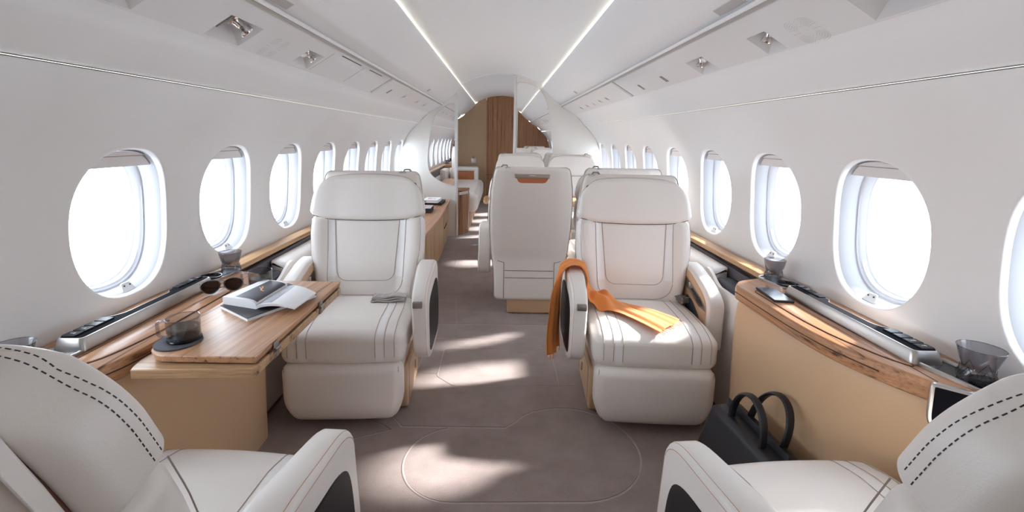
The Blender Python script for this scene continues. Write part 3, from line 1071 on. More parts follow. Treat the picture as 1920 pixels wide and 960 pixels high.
    bk = obj('backrest', bm, ['leather', 'leather_stripe', 'stitch'], t, smooth=70)
    # headrest
    def hf(p):
        w = p.z; x = p.x; tt = p.y
        hw = interp(HW, w) / .278
        front = max(0, min(1, (.045 - tt) / .06))
        low = sstep(.52, .43, w)
        sag = low * (-.014 * (1 - (x / .28) ** 2) + .012 * sstep(.19, .27, abs(x)))
        bol = sstep(.12, .27, abs(x)) * .014 * front
        cr = sstep(.54, .66, w) * (.016 * (x / .27) ** 2 + .026 * min(1, abs(x) / .281) ** 7)
        hw *= 1 - .035 * sstep(.60, .66, w)
        return backmap((x * hw, tt - bol + front * .012 * sstep(.50, .64, w), w + sag - cr))
    bm = NB()
    soft(bm, (0, .026, .542), (.281, .046, .112), .031, (34, 2, 12), hf, ra=6)
    # dashed dark stitching round the front edge of the headrest
    hc, hh, hr = (0, .026, .542), (.281, .046, .112), .031
    for t_ in (-.027, -.015):
        raw = []
        for k in range(40): raw.append((-hh[0], t_, -.085 + .197 * k / 40))
        for k in range(100): raw.append((-hh[0] + 2 * hh[0] * k / 100, t_, hh[2]))
        for k in range(41): raw.append((hh[0], t_, hh[2] - .197 * k / 40))
        pts = [hf(soft_pt(hc, hh, hr, p)) for p in raw]
        # walk the line at a steady stitch length
        acc, on, last, seg = 0.0, True, pts[0], [pts[0]]
        for p in pts[1:]:
            d = (p - last).length
            while acc + d >= (.0052 if on else .0034):
                lim = (.0052 if on else .0034)
                f = (lim - acc) / d
                m_ = last.lerp(p, f)
                if on: tube(bm, [seg[0], m_], .0009, 4, mat=1)
                seg = [m_]; last = m_; d = (p - last).length; acc = 0.0; on = not on
            acc += d; last = p
    tube(bm, [hf(soft_pt(hc, hh, hr, (-.262 + .524 * k / 24, -.030, -hh[2]))) for k in range(25)], .0022, 5, mat=2)  # dark tube paints the shadow line where headrest meets backrest
    hd = obj('headrest', bm, ['leather', 'stitch_dark', 'seam_and_shade'], t, smooth=70)
    # dark gap filler between headrest and shell
    bm = NB()
    soft(bm, (0, .080, .35), (.255, .012, .272), .010, (10, 2, 14), lambda p: backmap((p.x * interp(HW, p.z) / .278, p.y, p.z)))
    obj('back_core', bm, 'brown_gap', t, smooth=60)
    # rear shell, from the floor skirt to the top
    def sf(p):
        z = p.z; x = p.x
        hwz = interp([(.1, .235), (.2, .240), (.30, .243), (.45, .262), (.60, .272), (.75, .272), (.88, .264), (.98, .248), (1.03, .234)], z) / .272
        yb = .236 + .003 * sin(z * 9) + max(0, z - .385) * math.tan(LEAN[0]) * .94 - .03 * sstep(.38, .1, z) * (math.tan(LEAN[0]) - .24) * 4
        u = abs(x) / .272
        cut = -.020 * sstep(.62, 1.0, u) if p.y > 0 else 0
        zz = z if z < .385 else .385 + (z - .385) * cos(LEAN[0]) / .9724
        return (x * hwz, yb + p.y + cut, zz)
    bm = NB()
    soft(bm, (0, 0, .563), (.272, .030, .463), .028, (22, 2, 30), sf, ra=4)
    def onshell(x, z, lift=.0008):
        hwz = interp([(.1, .235), (.2, .240), (.30, .243), (.45, .262), (.60, .272), (.75, .272), (.88, .264), (.98, .248), (1.03, .234)], z) / .272
        return Vector(sf(Vector((x / hwz, .030 + lift, z))))
    for P in ([(-.165, .315), (.165, .315)], [(-.165, .265), (.165, .265)], [(-.17, .115), (-.17, .37), (-.215, .38)], [(.17, .115), (.17, .37), (.215, .38)]):
        Q = []
        for a, b in zip(P, P[1:]):
            for k in range(9): Q.append(onshell(a[0] + (b[0] - a[0]) * k / 8, a[1] + (b[1] - a[1]) * k / 8))
        tube(bm, Q, .0016, 5, mat=1)
    sh = obj('back_shell', bm, ['leather', 'seam_and_shade'], t, smooth=60)
    # top handle: steel bar over an orange lined pocket
    bm = NB()
    pc = rpoly([(-.112, .982), (-.086, .925), (.086, .925), (.112, .982)], [.004, .02, .02, .004], 5)
    loft(bm, [[onshell(a, b, -.001) for a, b in pc], [onshell(a, b, .0025) for a, b in pc]])
    pk = obj('handle_pocket', bm, 'leather_orange', sh, smooth=30)
    bm = NB()
    tube(bm, [onshell(-.108 + .216 * k / 12, .970, .003) for k in range(13)], (.005, .013), 8, flat=(0, 0, 1)); obj('handle_bar', bm, 'steel', sh)
    bm = NB()
    tube(bm, [onshell(-.02 + .04 * k / 6, .970, .008) for k in range(7)], .005, 8); obj('handle_button', bm, 'chrome', sh)
    # shoulder belt guide
    bm = NB()
    sx = A * .175
    base = onshell(sx, .985, .0)
    tube(bm, [base + Vector((-.03, -.02, .02)), base + Vector((-.012, -.025, .05)), base + Vector((.012, -.025, .05)), base + Vector((.03, -.02, .025))], .005, 8)
    obj('belt_guide', bm, 'steel_dark', sh)
    bm = NB()
    soft(bm, tuple(base + Vector((-.022, -.022, .028))), (.022, .022, .012), .010, (2, 2, 2)); obj('shoulder_belt', bm, 'grey_panel', sh, smooth=60)
    # aisle armrest
    ap = rpoly([(-.205, .30), (-.195, .535), (-.145, .575), (.10, .612), (.20, .60), (.215, .40), (.14, .25), (-.12, .235)], [.05, .04, .05, .06, .05, .08, .06, .05], 5)
    def af(w):
        x, y, z = w
        # widen towards the rear, lean slightly outwards at the front
        u = (x - .300) / .038
        hwid = .033 + .010 * sstep(-.2, .12, y)
        crown = .010 * (1 - u * u) * sstep(.50, .58, z)
        return (A * (.303 + u * hwid + .006 * sstep(.5, .3, z)), y, z + crown)
    if aisle: make_aisle_arm(t, A, ap, af)
    if outer: make_outer_arm(t, A)
    return t

def make_aisle_arm(t, A, ap, af):
    bm = NB()
    prism(bm, ap, .262, .338, 'yz', bev=.014, bseg=4, fn=af)
    for off, xx in ((.012, .336), (.0135, .327)):
        P = inset(ap, .011 if xx > .33 else .0015)
        tube(bm, [af((xx + .0008, a, b)) for a, b in P], .0010, 5, True, mat=1)
    am = obj('aisle_armrest', bm, ['leather', 'stitch_orange'], t, smooth=60)
    bm = NB()
    q = rpoly([(-.160, .29), (-.150, .47), (-.105, .515), (.10, .545), (.165, .50), (.175, .40), (.11, .29), (-.10, .275)], [.04, .06, .06, .05, .05, .06, .05, .04], 5)
    prism(bm, q, .335, .3405, 'yz', bev=.0, fn=af)
    obj('side_inset', bm, 'black_panel', am, smooth=30)
    bm = NB()
    box(bm, *sorted((A * .276, A * .316)), -.2085, -.190, .500, .526, .003)
    bmesh.ops.translate(bm, verts=bm.verts[:], vec=(0, .0, .0))
    pl = obj('control_plate', bm, 'steel_dark', am)

def make_outer_arm(t, A):
    # outer armrest, tan inner face with dark rail
    op = rpoly([(-.115, .30), (-.115, .515), (-.06, .555), (.12, .605), (.215, .61), (.215, .30)], [.02, .03, .06, .05, .02, .02], 5)
    def of(w):
        x, y, z = w
        u = (x - .2875) / .0375
        crown = .010 * (1 - u * u) * sstep(.50, .56, z)
        return (-A * x, y, z + crown)
    bm = NB(); prism(bm, op, .252, .325, 'yz', bev=.014, bseg=4, fn=of)
    om = obj('outer_armrest', bm, 'leather', t, smooth=60)
    bm = NB()
    tp = rpoly([(-.100, .31), (-.100, .50), (-.05, .540), (.12, .590), (.205, .594), (.205, .31)], [.01, .03, .05, .05, .01, .01], 4)
    prism(bm, tp, .2475, .254, 'yz', fn=of); tanp = obj('inner_panel', bm, 'leather_tan', om, smooth=30)
    bm = NB()
    rp = [(-.100, .475), (-.085, .497), (-.04, .515), (.12, .555), (.205, .565), (.205, .518), (.10, .508), (-.03, .472)]
    prism(bm, rp, .2445, .249, 'yz', fn=of); rl = obj('dark_rail', bm, 'steel_dark', om, smooth=30)
    bm = NB(); prism(bm, rpoly([(-.075, .487), (-.055, .503), (.055, .532), (.07, .520), (-.03, .492)], .006, 3), .242, .2455, 'yz', fn=of); obj('rail_slot', bm, 'slot_black', rl, smooth=30)
    bm = NB(); prism(bm, rpoly([(.075, .515), (.085, .545), (.10, .548), (.095, .515)], .004, 3), .241, .2455, 'yz', fn=of); obj('rail_latch', bm, 'chrome', rl, smooth=30)
    bm = NB(); prism(bm, rpoly([(-.05, .315), (-.045, .42), (.05, .47), (.13, .48), (.14, .315)], [.01, .03, .03, .02, .01], 4), .2455, .2485, 'yz', fn=of); obj('pocket', bm, 'dark_fabric', om, smooth=30)
#SEATPLACE
seatA = make_seat(1, 'cream leather seat facing the camera, with the orange scarf over its armrest')
seatA.location = (.652, 1.995, 0); seatA.rotation_euler = (0, 0, -.05)
seatB = make_seat(-1, 'cream leather seat facing the camera beside the folding wooden table')
seatB.location = (-.645, 1.995, 0); seatB.rotation_euler = (0, 0, .05)
s = make_seat(1, 'cream leather seat at the bottom left corner, seen from behind', 18.5)
s.location = (-.668, .775, 0); s.rotation_euler = (0, 0, pi - .05)
s = make_seat(-1, 'cream leather seat at the bottom right corner, seen from behind near the black bag', 18.5)
s.location = (.724, .765, 0); s.rotation_euler = (0, 0, pi + .09)
inn = make_seat(-1, 'cream seat seen squarely from behind in mid-cabin, with an orange-lined handle pocket', outer=False, ped_half=.19, ped_off=-.045)
inn.location = (.200, 3.255, 0); inn.rotation_euler = (0, 0, pi)
out = make_seat(-1, 'cream seat seen from behind, mostly hidden by the seat with the scarf', aisle=False, outer=False)
out.location = (.775, 3.255, 0); out.rotation_euler = (0, 0, pi)
innA = make_seat(1, 'far cream seat facing the camera before the mirror partition, nearer the aisle', outer=False)
innA.location = (.215, 4.82, 0)
dup(out, (.790, 4.82, 0), 0, 'far cream seat facing the camera before the right partition, nearer the windows')

def buckle():
    t = thing('belt_buckle', 'dark grey seat belt buckle beside the right armrest of the seat with the scarf', 'belt buckle', (.862, 2.085, .465), .3)
    bm = NB(); soft(bm, (0, -.02, 0), (.020, .026, .014), .008, (3, 3, 3)); obj('buckle', bm, 'belt_grey', t, smooth=60)
    bm = NB(); tube(bm, [(-.021, -.042, -.013), (.019, -.042, -.013), (.021, -.042, .013), (-.019, -.042, .013)], .002, 6, True); obj('rim', bm, 'chrome', t)
    bm = NB(); tube(bm, [(0, 0, 0), (.01, .03, .0), (.018, .055, -.03)], (.018, .004), 8, flat=(0, 0, 1)); obj('strap', bm, 'belt_grey', t)
buckle()
# ================================================================== SIDE CONSOLES
ZT = .655
def console(side):
    nm = 'left' if side < 0 else 'right'
    t = thing('side_console', ('tan leather console with a walnut top below the %s windows, ' % nm) + ('the folding table attached' if side < 0 else 'phone and screen on it'), 'console', (side * 1.05, 1.1, 0))
    ox, oy = side * 1.05, 1.1
    def m(w): return (side * w[0] - ox, w[1] - oy, w[2])
    front = [(1.150, -.20), (1.145, .60), (1.10, .84), (1.045, .985), (.985, 1.09), (.945, 1.21), (.928, 1.36), (.925, 1.55), (.925, 1.70)]
    if side < 0: front = [(1.150, -.20), (1.145, .60), (1.10, .80), (1.03, .915), (.965, .985), (.935, 1.06), (.925, 1.21), (.922, 1.36), (.922, 1.55), (.922, 1.70)]
    body = rpoly(front + [(.945, 1.735), (1.17, 1.735), (1.17, -.2)], [0] + [.06] * (len(front) - 2) + [.02, .02, 0, 0], 4)
    bm = NB()
    def fb(w):
        x, y, z = w
        k = .018 * sstep(.45, .0, z)
        lim = .008 * sstep(.5, .62, z)
        return m((min(1.17, x + lim * (x < 1.1)), y - k * 1.2 * (y > 1.6), z))
    rings = []
    for z in (.0, .12, .25, .40, .52, .575, .600, .610):
        ins = {.600: .004, .610: .012}.get(z, 0)
        rings.append([fb((p[0], p[1], z)) for p in inset(body, ins)])
    loft(bm, rings)
    bd = obj('console_body', bm, 'leather_tan', t, smooth=50)
    # walnut top
    top = [(a - .012 if a < 1.12 else a, b) for a, b in front]
    tp = rpoly(top + [(.96, 1.765), (1.06, 1.80), (1.105, 1.85), (1.17, 1.85), (1.19, 1.5), (1.19, -.2)], [0] + [.06] * (len(front) - 2) + [.03, .03, .03, .02, 0, 0, 0], 4)
    bm = NB()
    rings = []
    for z, ins in ((.604, .004), (.608, 0), (.648, 0), (.653, .0025), (ZT, .006)):
        rings.append([m((p[0], p[1], z)) for p in inset(tp, ins)])
    loft(bm, rings)
    # inlaid lid and seams
    li = rpoly([(.951, 1.64), (.952, 1.36), (.968, 1.24), (1.01, 1.115), (1.045, 1.065), (1.032, 1.64)] if side > 0 else
               [(.951, 1.60), (.951, 1.22), (.965, 1.09), (.99, 1.02), (1.03, 1.02), (1.032, 1.60)], [.03, .05, .08, .05, .02, .02], 4)
    bm2 = NB()
    loft(bm2, [[m((p[0], p[1], ZT - .001)) for p in li], [m((p[0], p[1], ZT + .002)) for p in li], [m((p[0], p[1], ZT + .003)) for p in inset(li, .002)]])
    lo = inset(li, -.0025)
    tube(bm, [m((p[0], p[1], ZT + .0004)) for p in lo], .0015, 5, True, mat=1)
    tube(bm, [m((1.034, 1.70, ZT)), m((1.036, 1.0, ZT))], .0012, 5, mat=1)
    fl = [(p[0] - .0125, p[1]) for p in front[4:]]
    tube(bm, [m((p[0] + .0005, p[1], .632)) for p in rpoly(fl, [0] + [.05] * (len(fl) - 2) + [0], 4)], .0018, 5, mat=1)
    wt = obj('console_top', bm, ['wood_y', 'seam_and_shade'], t, smooth=40)
    obj('lid', bm2, 'wood_y', wt, smooth=30)
    return t
consL = console(-1); consR = console(1)

def switch_strip(side):
    nm = 'left' if side < 0 else 'right'
    t = thing('switch_strip', 'brushed steel armrest strip with black switches on the %s console' % nm, 'control panel', (side * 1.075, 1.33, ZT + .002))
    ox, oy, oz = side * 1.075, 1.33, ZT + .002
    def m(x, y, z): return (side * x - ox, y - oy, z - oz)
    y0, y1 = 1.085, 1.60
    def plan(e):
        # outer (wall) edge steps in between the two button blocks
        p = [(1.052 - e, y0 - e), (1.118 + e, y0 - e), (1.118 + e, y0 + .125), (1.085 + e, y0 + .165), (1.083 + e, y1 - .165), (1.100 + e, y1 - .15), (1.108 + e, y1 + e), (1.052 - e, y1 + e)]
        return rpoly(p, [.012, .012, .02, .02, .01, .01, .010, .012], 4)
    bm = NB()
    loft(bm, [[m(a, b, z) for a, b in plan(e)] for e, z in ((.008, ZT + .002), (.008, ZT + .006), (.001, ZT + .034), (0, ZT + .036), (-.003, ZT + .036), (-.003, ZT + .0345))])
    obj('steel_base', bm, 'steel', t, smooth=30)
    bm = NB()
    loft(bm, [[m(a, b, z) for a, b in plan(-.0032)] for z in (ZT + .032, ZT + .0365)])
    bt = obj('switch_bed', bm, 'black_bed', t, smooth=20)
    for k, yy in enumerate([y0 + .006 + .031 * i for i in range(4)] + [y1 - .006 - .031 * (i + 1) for i in range(4)]):
        xo = 1.112 if k < 4 else 1.101
        bm = NB()
        c = m((1.075 + xo) / 2, yy + .0145, ZT + .0375)
        soft(bm, c, ((xo - 1.077) / 2, .0138, .0032), .002, (1, 1, 1))
        b = obj('switch', bm, 'black_panel', bt, smooth=40)
        if k in (0, 1, 4, 5):
            bm = NB()
            box(bm, c[0] - .006, c[0] + .002, c[1] - .001, c[1] + .001, c[2] + .0032, c[2] + .0036)
            box(bm, c[0] + .003, c[0] + .006, c[1] - .003, c[1] + .003, c[2] + .0032, c[2] + .0036)
            obj('icon', bm, 'white_mark', b, smooth=0)
switch_strip(-1); switch_strip(1)

def tray(x, y, length, ang, label, wid=.043):
    t = thing('cup_tray', label, 'tray', (x, y, ZT), ang)
    def st(e):
        w = wid + e; l = length / 2 - wid
        return [(w * cos(a), l + w * sin(a)) for a in [pi * k / 14 for k in range(15)]] + [(-w * cos(a), -l - w * sin(a)) for a in [pi * k / 14 for k in range(15)]]
    bm = NB()
    loft(bm, [[(a, b, z) for a, b in st(e)] for e, z in ((.004, 0), (.004, .007), (.002, .009), (-.002, .009), (-.004, .007), (-.005, .002))], caps=False)
    obj('rim', bm, 'steel', t, smooth=40)
    bm = NB(); loft(bm, [[(a, b, z) for a, b in st(-.0035)] for z in (0, .0025)]); obj('base', bm, 'black_gloss', t, smooth=20)
    bm = NB(); lathe(bm, [(.030, 0), (.036, .004), (.038, .012), (.036, .012), (.034, .005), (.028, .003)], (0, -length / 2 + wid, .002), 28); obj('cup_ring', bm, 'black_gloss', t, smooth=40)
    return t
tray(1.118, 1.030, .20, .22, 'steel-rimmed black cup tray at the near end of the right console')
tray(-1.105, 1.010, .20, -.22, 'steel-rimmed black cup tray at the near end of the left console')
tray(1.105, 1.735, .17, .16, 'black cup tray at the far end of the right console', .040)
tray(-1.098, 1.725, .17, -.16, 'black cup tray at the far end of the left console', .040)

def tumbler(x, y, z, label, s=1.0, rot=0.0, flare=1.0):
    t = thing('tumbler', label, 'glass', (x, y, z), rot, )
    h = .082 * s
    bm = NB()
    # round flared rim over a faceted, pinched base
    def ring(r, z, f, ph=0):
        n = 40
        out = []
        for k in range(n):
            a = 2 * pi * k / n
            if f > 0:
                seg = pi / 3
                aa = ((a + ph) % seg) - seg / 2
                rr = r * (1 - f) + f * r * cos(seg / 2) / cos(aa) * 1.06
            else: rr = r
            out.append((rr * cos(a), rr * sin(a), z))
        return out
    R = .037 * s
    outer = [ring(R * .86, 0, 1), ring(R * .90, h * .05, 1), ring(R * .97, h * .22, 1, .3), ring(R * .80, h * .46, 1, .52), ring(R * .93, h * .62, .4, .52), ring(R * 1.02, h * .8, 0), ring(R * 1.10 * flare, h, 0)]
    inner = [ring(R * 1.08 * flare, h, 0), ring(R * .98, h * .8, 0), ring(R * .89, h * .62, .3, .52), ring(R * .76, h * .46, .8, .52), ring(R * .88, h * .24, .6), ring(R * .80, h * .10, .6)]
    loft(bm, outer + inner)
    obj('bowl', bm, 'smoke_glass', t, smooth=24)
    bm = NB(); tube(bm, ring(R * 1.09 * flare, h, 0), .0011, 5, True); obj('rim', bm, 'smoke_glass', t)
    bm = NB()
    for k in range(6):
        a = 2 * pi * k / 6; b = a + pi / 6; c = a - pi / 6
        p = Vector((R * .82 * cos(a), R * .82 * sin(a), h * .46))
        tube(bm, [p, (R * .97 * cos(b), R * .97 * sin(b), h * .06)], .0005, 4)
        tube(bm, [p, (R * .97 * cos(c), R * .97 * sin(c), h * .06)], .0005, 4)
    obj('facet_edge', bm, 'shade_glass', t)
    return t
tumbler(1.124, 1.000, ZT + .003, 'smoked faceted glass tumbler on the near end of the right console', 1.02, .2, 1.04)
tumbler(1.112, 1.785, ZT + .003, 'smoked faceted glass tumbler on the far end of the right console', .98, .1)
tumbler(-1.075, 1.765, ZT + .003, 'smoked faceted glass tumbler on the far end of the left console', 1.02, .5)
tumbler(-1.085, .955, ZT + .003, 'smoked glass tumbler half hidden behind the bottom left seat', .95, .1, 1.05)

# phone
t = thing('smartphone', 'smartphone lying on the far end of the right console', 'phone', (.993, 1.578, ZT + .003), -.10)
bm = NB(); soft(bm, (0, 0, .004), (.034, .072, .004), .003, (1, 1, 1)); obj('phone_case', bm, 'black_soft', t, smooth=50)
bm = NB(); loft(bm, [[(a, b, z) for a, b in rpoly([(-.031, -.069), (.031, -.069), (.031, .069), (-.031, .069)], .006, 4)] for z in (.0078, .0085)]); obj('screen', bm, 'black_gloss', t, smooth=0)

# touch screen on the console
t = thing('touch_screen', 'steel-framed black touch screen on the right console beside the near seat', 'screen', (1.052, .934, .613))
t.rotation_euler = (0, radians(9), radians(51))
hp = rpoly([(-.070, -.050), (.062, -.050), (.070, -.032), (.070, .052), (-.070, .052)], [.012, .02, .02, .012, .012], 5)
bm = NB(); prism(bm, hp, -.006, .016, 'yz', bev=.004); obj('screen_frame', bm, 'steel', t, smooth=40)
bm = NB(); prism(bm, inset(hp, .008), -.0085, -.0055, 'yz'); sc = obj('screen', bm, 'black_bed', t, smooth=0)
bm = NB(); box(bm, .014, .060, -.02, .02, -.02, .02, .004); obj('bracket', bm, 'steel_dark', t)
bm = NB()
for i, (a, b, z) in enumerate(((.012, -.018, .012), (.010, -.020, .004), (.014, .002, -.005), (-.004, -.018, -.005))):
    box(bm, -.0090, -.0084, b, a, z, z + .0022)
obj('screen_text', bm, 'screen_blue', sc, smooth=0)

# ================================================================== FOLDING TABLE
t = thing('folding_table', 'folded walnut table leaf pulled out from the left console', 'table', (-.76, 1.35, 0))
ox, oy = -.76, 1.35
def tb(poly, z0, z1, name, par=None, bev=.002, mat='wood_table'):
    bm = NB()
    q = [(a - ox, b - oy) for a, b in poly]
    loft(bm, [[(a, b, z) for a, b in inset(q, e)] for e, z in ((bev + (.006 if name == 'upper_leaf' else 0), z0), ((.005 if name == 'upper_leaf' else 0), z0 + bev), (0, z1 - bev), (bev, z1))])
    return obj(name, bm, mat, par or t, smooth=30)
up = rpoly([(-.909, 1.66), (-.60, 1.66), (-.60, 1.060), (-.855, 1.060), (-.900, 1.105), (-.909, 1.30)], [0, .004, .006, .03, .05, .04], 5)
tb(up, .6405, .6605, 'upper_leaf')
lowp = rpoly([(-.909, 1.66), (-.60, 1.66), (-.60, 1.050), (-.895, 1.033), (-.909, 1.07)], [0, .004, .01, .004, .02], 5)
tb(lowp, .612, .6365, 'lower_leaf', mat='wood_x')
for y in (1.155, 1.46):
    bm = NB()
    box(bm, -.6005 - ox, -.5955 - ox, y - .012 - oy, y + .012 - oy, .615, .658, .002)
    tube(bm, [(-.596 - ox, y - .013 - oy, .6385), (-.596 - ox, y + .013 - oy, .6385)], .006, 10)
    obj('hinge', bm, 'steel_dark', t)
bm = NB(); box(bm, -.903 - ox, -.85 - ox, 1.25 - oy, 1.5 - oy, .585, .6115, .004); obj('support', bm, 'steel_dark', t)
TT = .6605

def mug(x, y, label, rz):
    t = thing('glass_mug', label, 'mug', (x, y, TT + .0045), rz)
    bm = NB()
    lathe(bm, [(.002, .0), (.034, .0), (.0385, .004), (.0395, .060), (.0383, .0605), (.0372, .006), (.002, .0045)], (0, 0, 0), 40, close=True)
    obj('cup', bm, 'clear_glass', t, smooth=40)
    bm = NB(); tube(bm, [(.039 * cos(2 * pi * k / 40), .039 * sin(2 * pi * k / 40), .0605) for k in range(40)], .0012, 6, True); obj('rim', bm, 'smoke_glass', t)
    bm = NB(); tube(bm, rpoly_3([(-.037, 0, .050), (-.066, 0, .050), (-.064, 0, .008), (-.036, 0, .010)]), (.0028, .008), 8, flat=(0, 1, 0)); obj('handle', bm, 'smoke_glass', t)
    bm = NB(); lathe(bm, [(.002, .0), (.0365, .0), (.0368, .028), (.002, .028)], (0, 0, .0065), 40); obj('water', bm, 'water', t, smooth=40)
    bm = NB(); tube(bm, [(.0375 * cos(2 * pi * k / 40), .0375 * sin(2 * pi * k / 40), .003) for k in range(40)], .0032, 6, True); obj('base_ring', bm, 'shade_glass', t)
    return t
def rpoly_3(P, r=.008, seg=4):
    out = [Vector(P[0])]
    for i in range(1, len(P) - 1):
        p = Vector(P[i]); a = (Vector(P[i - 1]) - p).normalized() * r + p; b = (Vector(P[i + 1]) - p).normalized() * r + p
        for k in range(seg + 1):
            s = k / seg; out.append(a * (1 - s) ** 2 + p * 2 * s * (1 - s) + b * s * s)
    out.append(Vector(P[-1])); return out
def coaster(x, y, label, r=.048):
    bm = NB(); lathe(bm, [(.002, 0), (r, 0), (r + .001, .002), (r, .0042), (.002, .0042)], (0, 0, 0), 40)
    tag(obj('coaster', bm, 'dark_fabric', smooth=30, loc=(x, y, TT)), label, 'coaster')
coaster(-.845, 1.135, 'round dark coaster under the glass mug at the near edge of the table', .054)
mug(-.838, 1.148, 'low glass mug half full of water nearest the camera on the table', .1)
coaster(-.862, 1.59, 'round dark coaster under the glass mug behind the open book', .046)
mug(-.857, 1.575, 'low glass mug half full of water behind the open book', .05)

# books on the table
t = thing('book', 'closed black book lying under the open book on the table', 'book', (-.756, 1.44, TT), 0)
q = [(-.881 + .756, 1.375 - 1.44), (-.741 + .756, 1.275 - 1.44), (-.622 + .756, 1.49 - 1.44), (-.770 + .756, 1.60 - 1.44)]
for nme, e, z0, z1, mt in (('pages', .004, .002, .0085, 'paper'), ('cover', 0, .0085, .0105, 'black_soft'), ('cover', 0, 0, .002, 'paper')):
    bm = NB(); loft(bm, [[(a, b, z) for a, b in inset(q, e)] for z in (z0, z1)]); obj(nme, bm, mt, t, smooth=0)
t = thing('open_book', 'open picture book lying face up on the black book', 'book', (-.754, 1.432, TT + .0107), 0)
def bq(u, v):
    # u along the width of the spread (-1..1), v along the spine (0 near, 1 far)
    a = Vector((-.878, 1.385)); s0 = Vector((-.752, 1.345)); b = Vector((-.628, 1.335))
    a1 = Vector((-.840, 1.565)); s1 = Vector((-.742, 1.535)); b1 = Vector((-.618, 1.475))
    if u < 0:
        p0 = s0.lerp(a, -u); p1 = s1.lerp(a1, -u)
    else:
        p0 = s0.lerp(b, u); p1 = s1.lerp(b1, u)
    p = p0.lerp(p1, v)
    return p.x + .754, p.y - 1.432
def bz(u):
    if u < 0: return .024 - .008 * math.exp(u * 14) + .002 * sin(pi * -u)
    return .010 + .010 * sin(pi * min(1, u * 1.0)) * .9 - .004 * math.exp(-u * 12) + .004 * (1 - u)
for nme, ua, ub, base in (('left_pages', -1, -.001, 0), ('right_pages', .001, 1, 0)):
    bm = NB()
    n = 12
    rings = []
    for i in range(n + 1):
        u = ua + (ub - ua) * i / n
        a = bq(u, 0); b = bq(u, 1)
        zt = bz(u)
        zb = base if u < 0 else max(0, zt - .010 * (1 - u * .5))
        rings.append([(a[0], a[1], zb), (b[0], b[1], zb), (b[0], b[1], zt), (a[0], a[1], zt)])
    loft(bm, rings)
    obj(nme, bm, 'paper', t, smooth=30)
bm = NB()
grid(bm, 10, 6, lambda i, j: (*bq(-.02 - .66 * i, .06 + .90 * j), bz(-.02 - .66 * i) + .0006)); obj('picture', bm, 'ink_dark', t, smooth=60)
bm = NB()
grid(bm, 8, 6, lambda i, j: (*bq(.03 + .34 * i * (1 - .2 * j), .05 + .92 * j), bz(.03 + .34 * i * (1 - .2 * j)) + .0006)); obj('picture', bm, 'ink_grey', t, smooth=60)
bm = NB()
tube(bm, [(*bq(-.52 + .30 * k / 8, .62 - .22 * k / 8 + .03 * sin(k)), bz(-.4) + .0012) for k in range(9)], (.003, .0006), 5, flat=(0, 0, 1)); obj('drawing', bm, 'ink_orange', t)
bm = NB()
tube(bm, [(*bq(-.55 + .20 * k / 8, .58 - .10 * k / 8), bz(-.4) + .0014) for k in range(9)], (.0008, .0005), 5, flat=(0, 0, 1)); obj('drawing', bm, 'white_mark', t)

# sunglasses
t = thing('sunglasses', 'folded dark aviator sunglasses on the wooden top by the left window', 'sunglasses', (-.965, 1.525, TT + .001), .55)
for s in (-1, 1):
    L = []
    for k in range(24):
        a = 2 * pi * k / 24
        w = .029 * cos(a) * (1 + .12 * sin(a)); h = .023 * sin(a) * (1.15 if sin(a) < 0 else .9)
        L.append((s * (.034) + w, -.006 + .004 * cos(a) * s * -1, .027 + h))
    bm = NB(); loft(bm, [L, [(a, b + .0018, c) for a, b, c in L]]); obj('lens', bm, 'shade_glass', t, smooth=30)
    bm = NB(); tube(bm, L, .0017, 6, True); obj('rim', bm, 'belt_grey', t)
    bm = NB(); tube(bm, [(s * .064, .0, .036), (s * .066, .006, .034), (s * .05, .02, .018), (-s * .02, .030, .006), (-s * .05, .032, .004)], .0016, 6); obj('temple', bm, 'belt_grey', t)
bm = NB(); tube(bm, [(-.008, -.004, .040), (0, -.006, .042), (.008, -.004, .040)], .0013, 6); tube(bm, [(-.010, -.004, .034), (0, -.006, .033), (.010, -.004, .034)], .0012, 6); obj('bridge', bm, 'belt_grey', t)

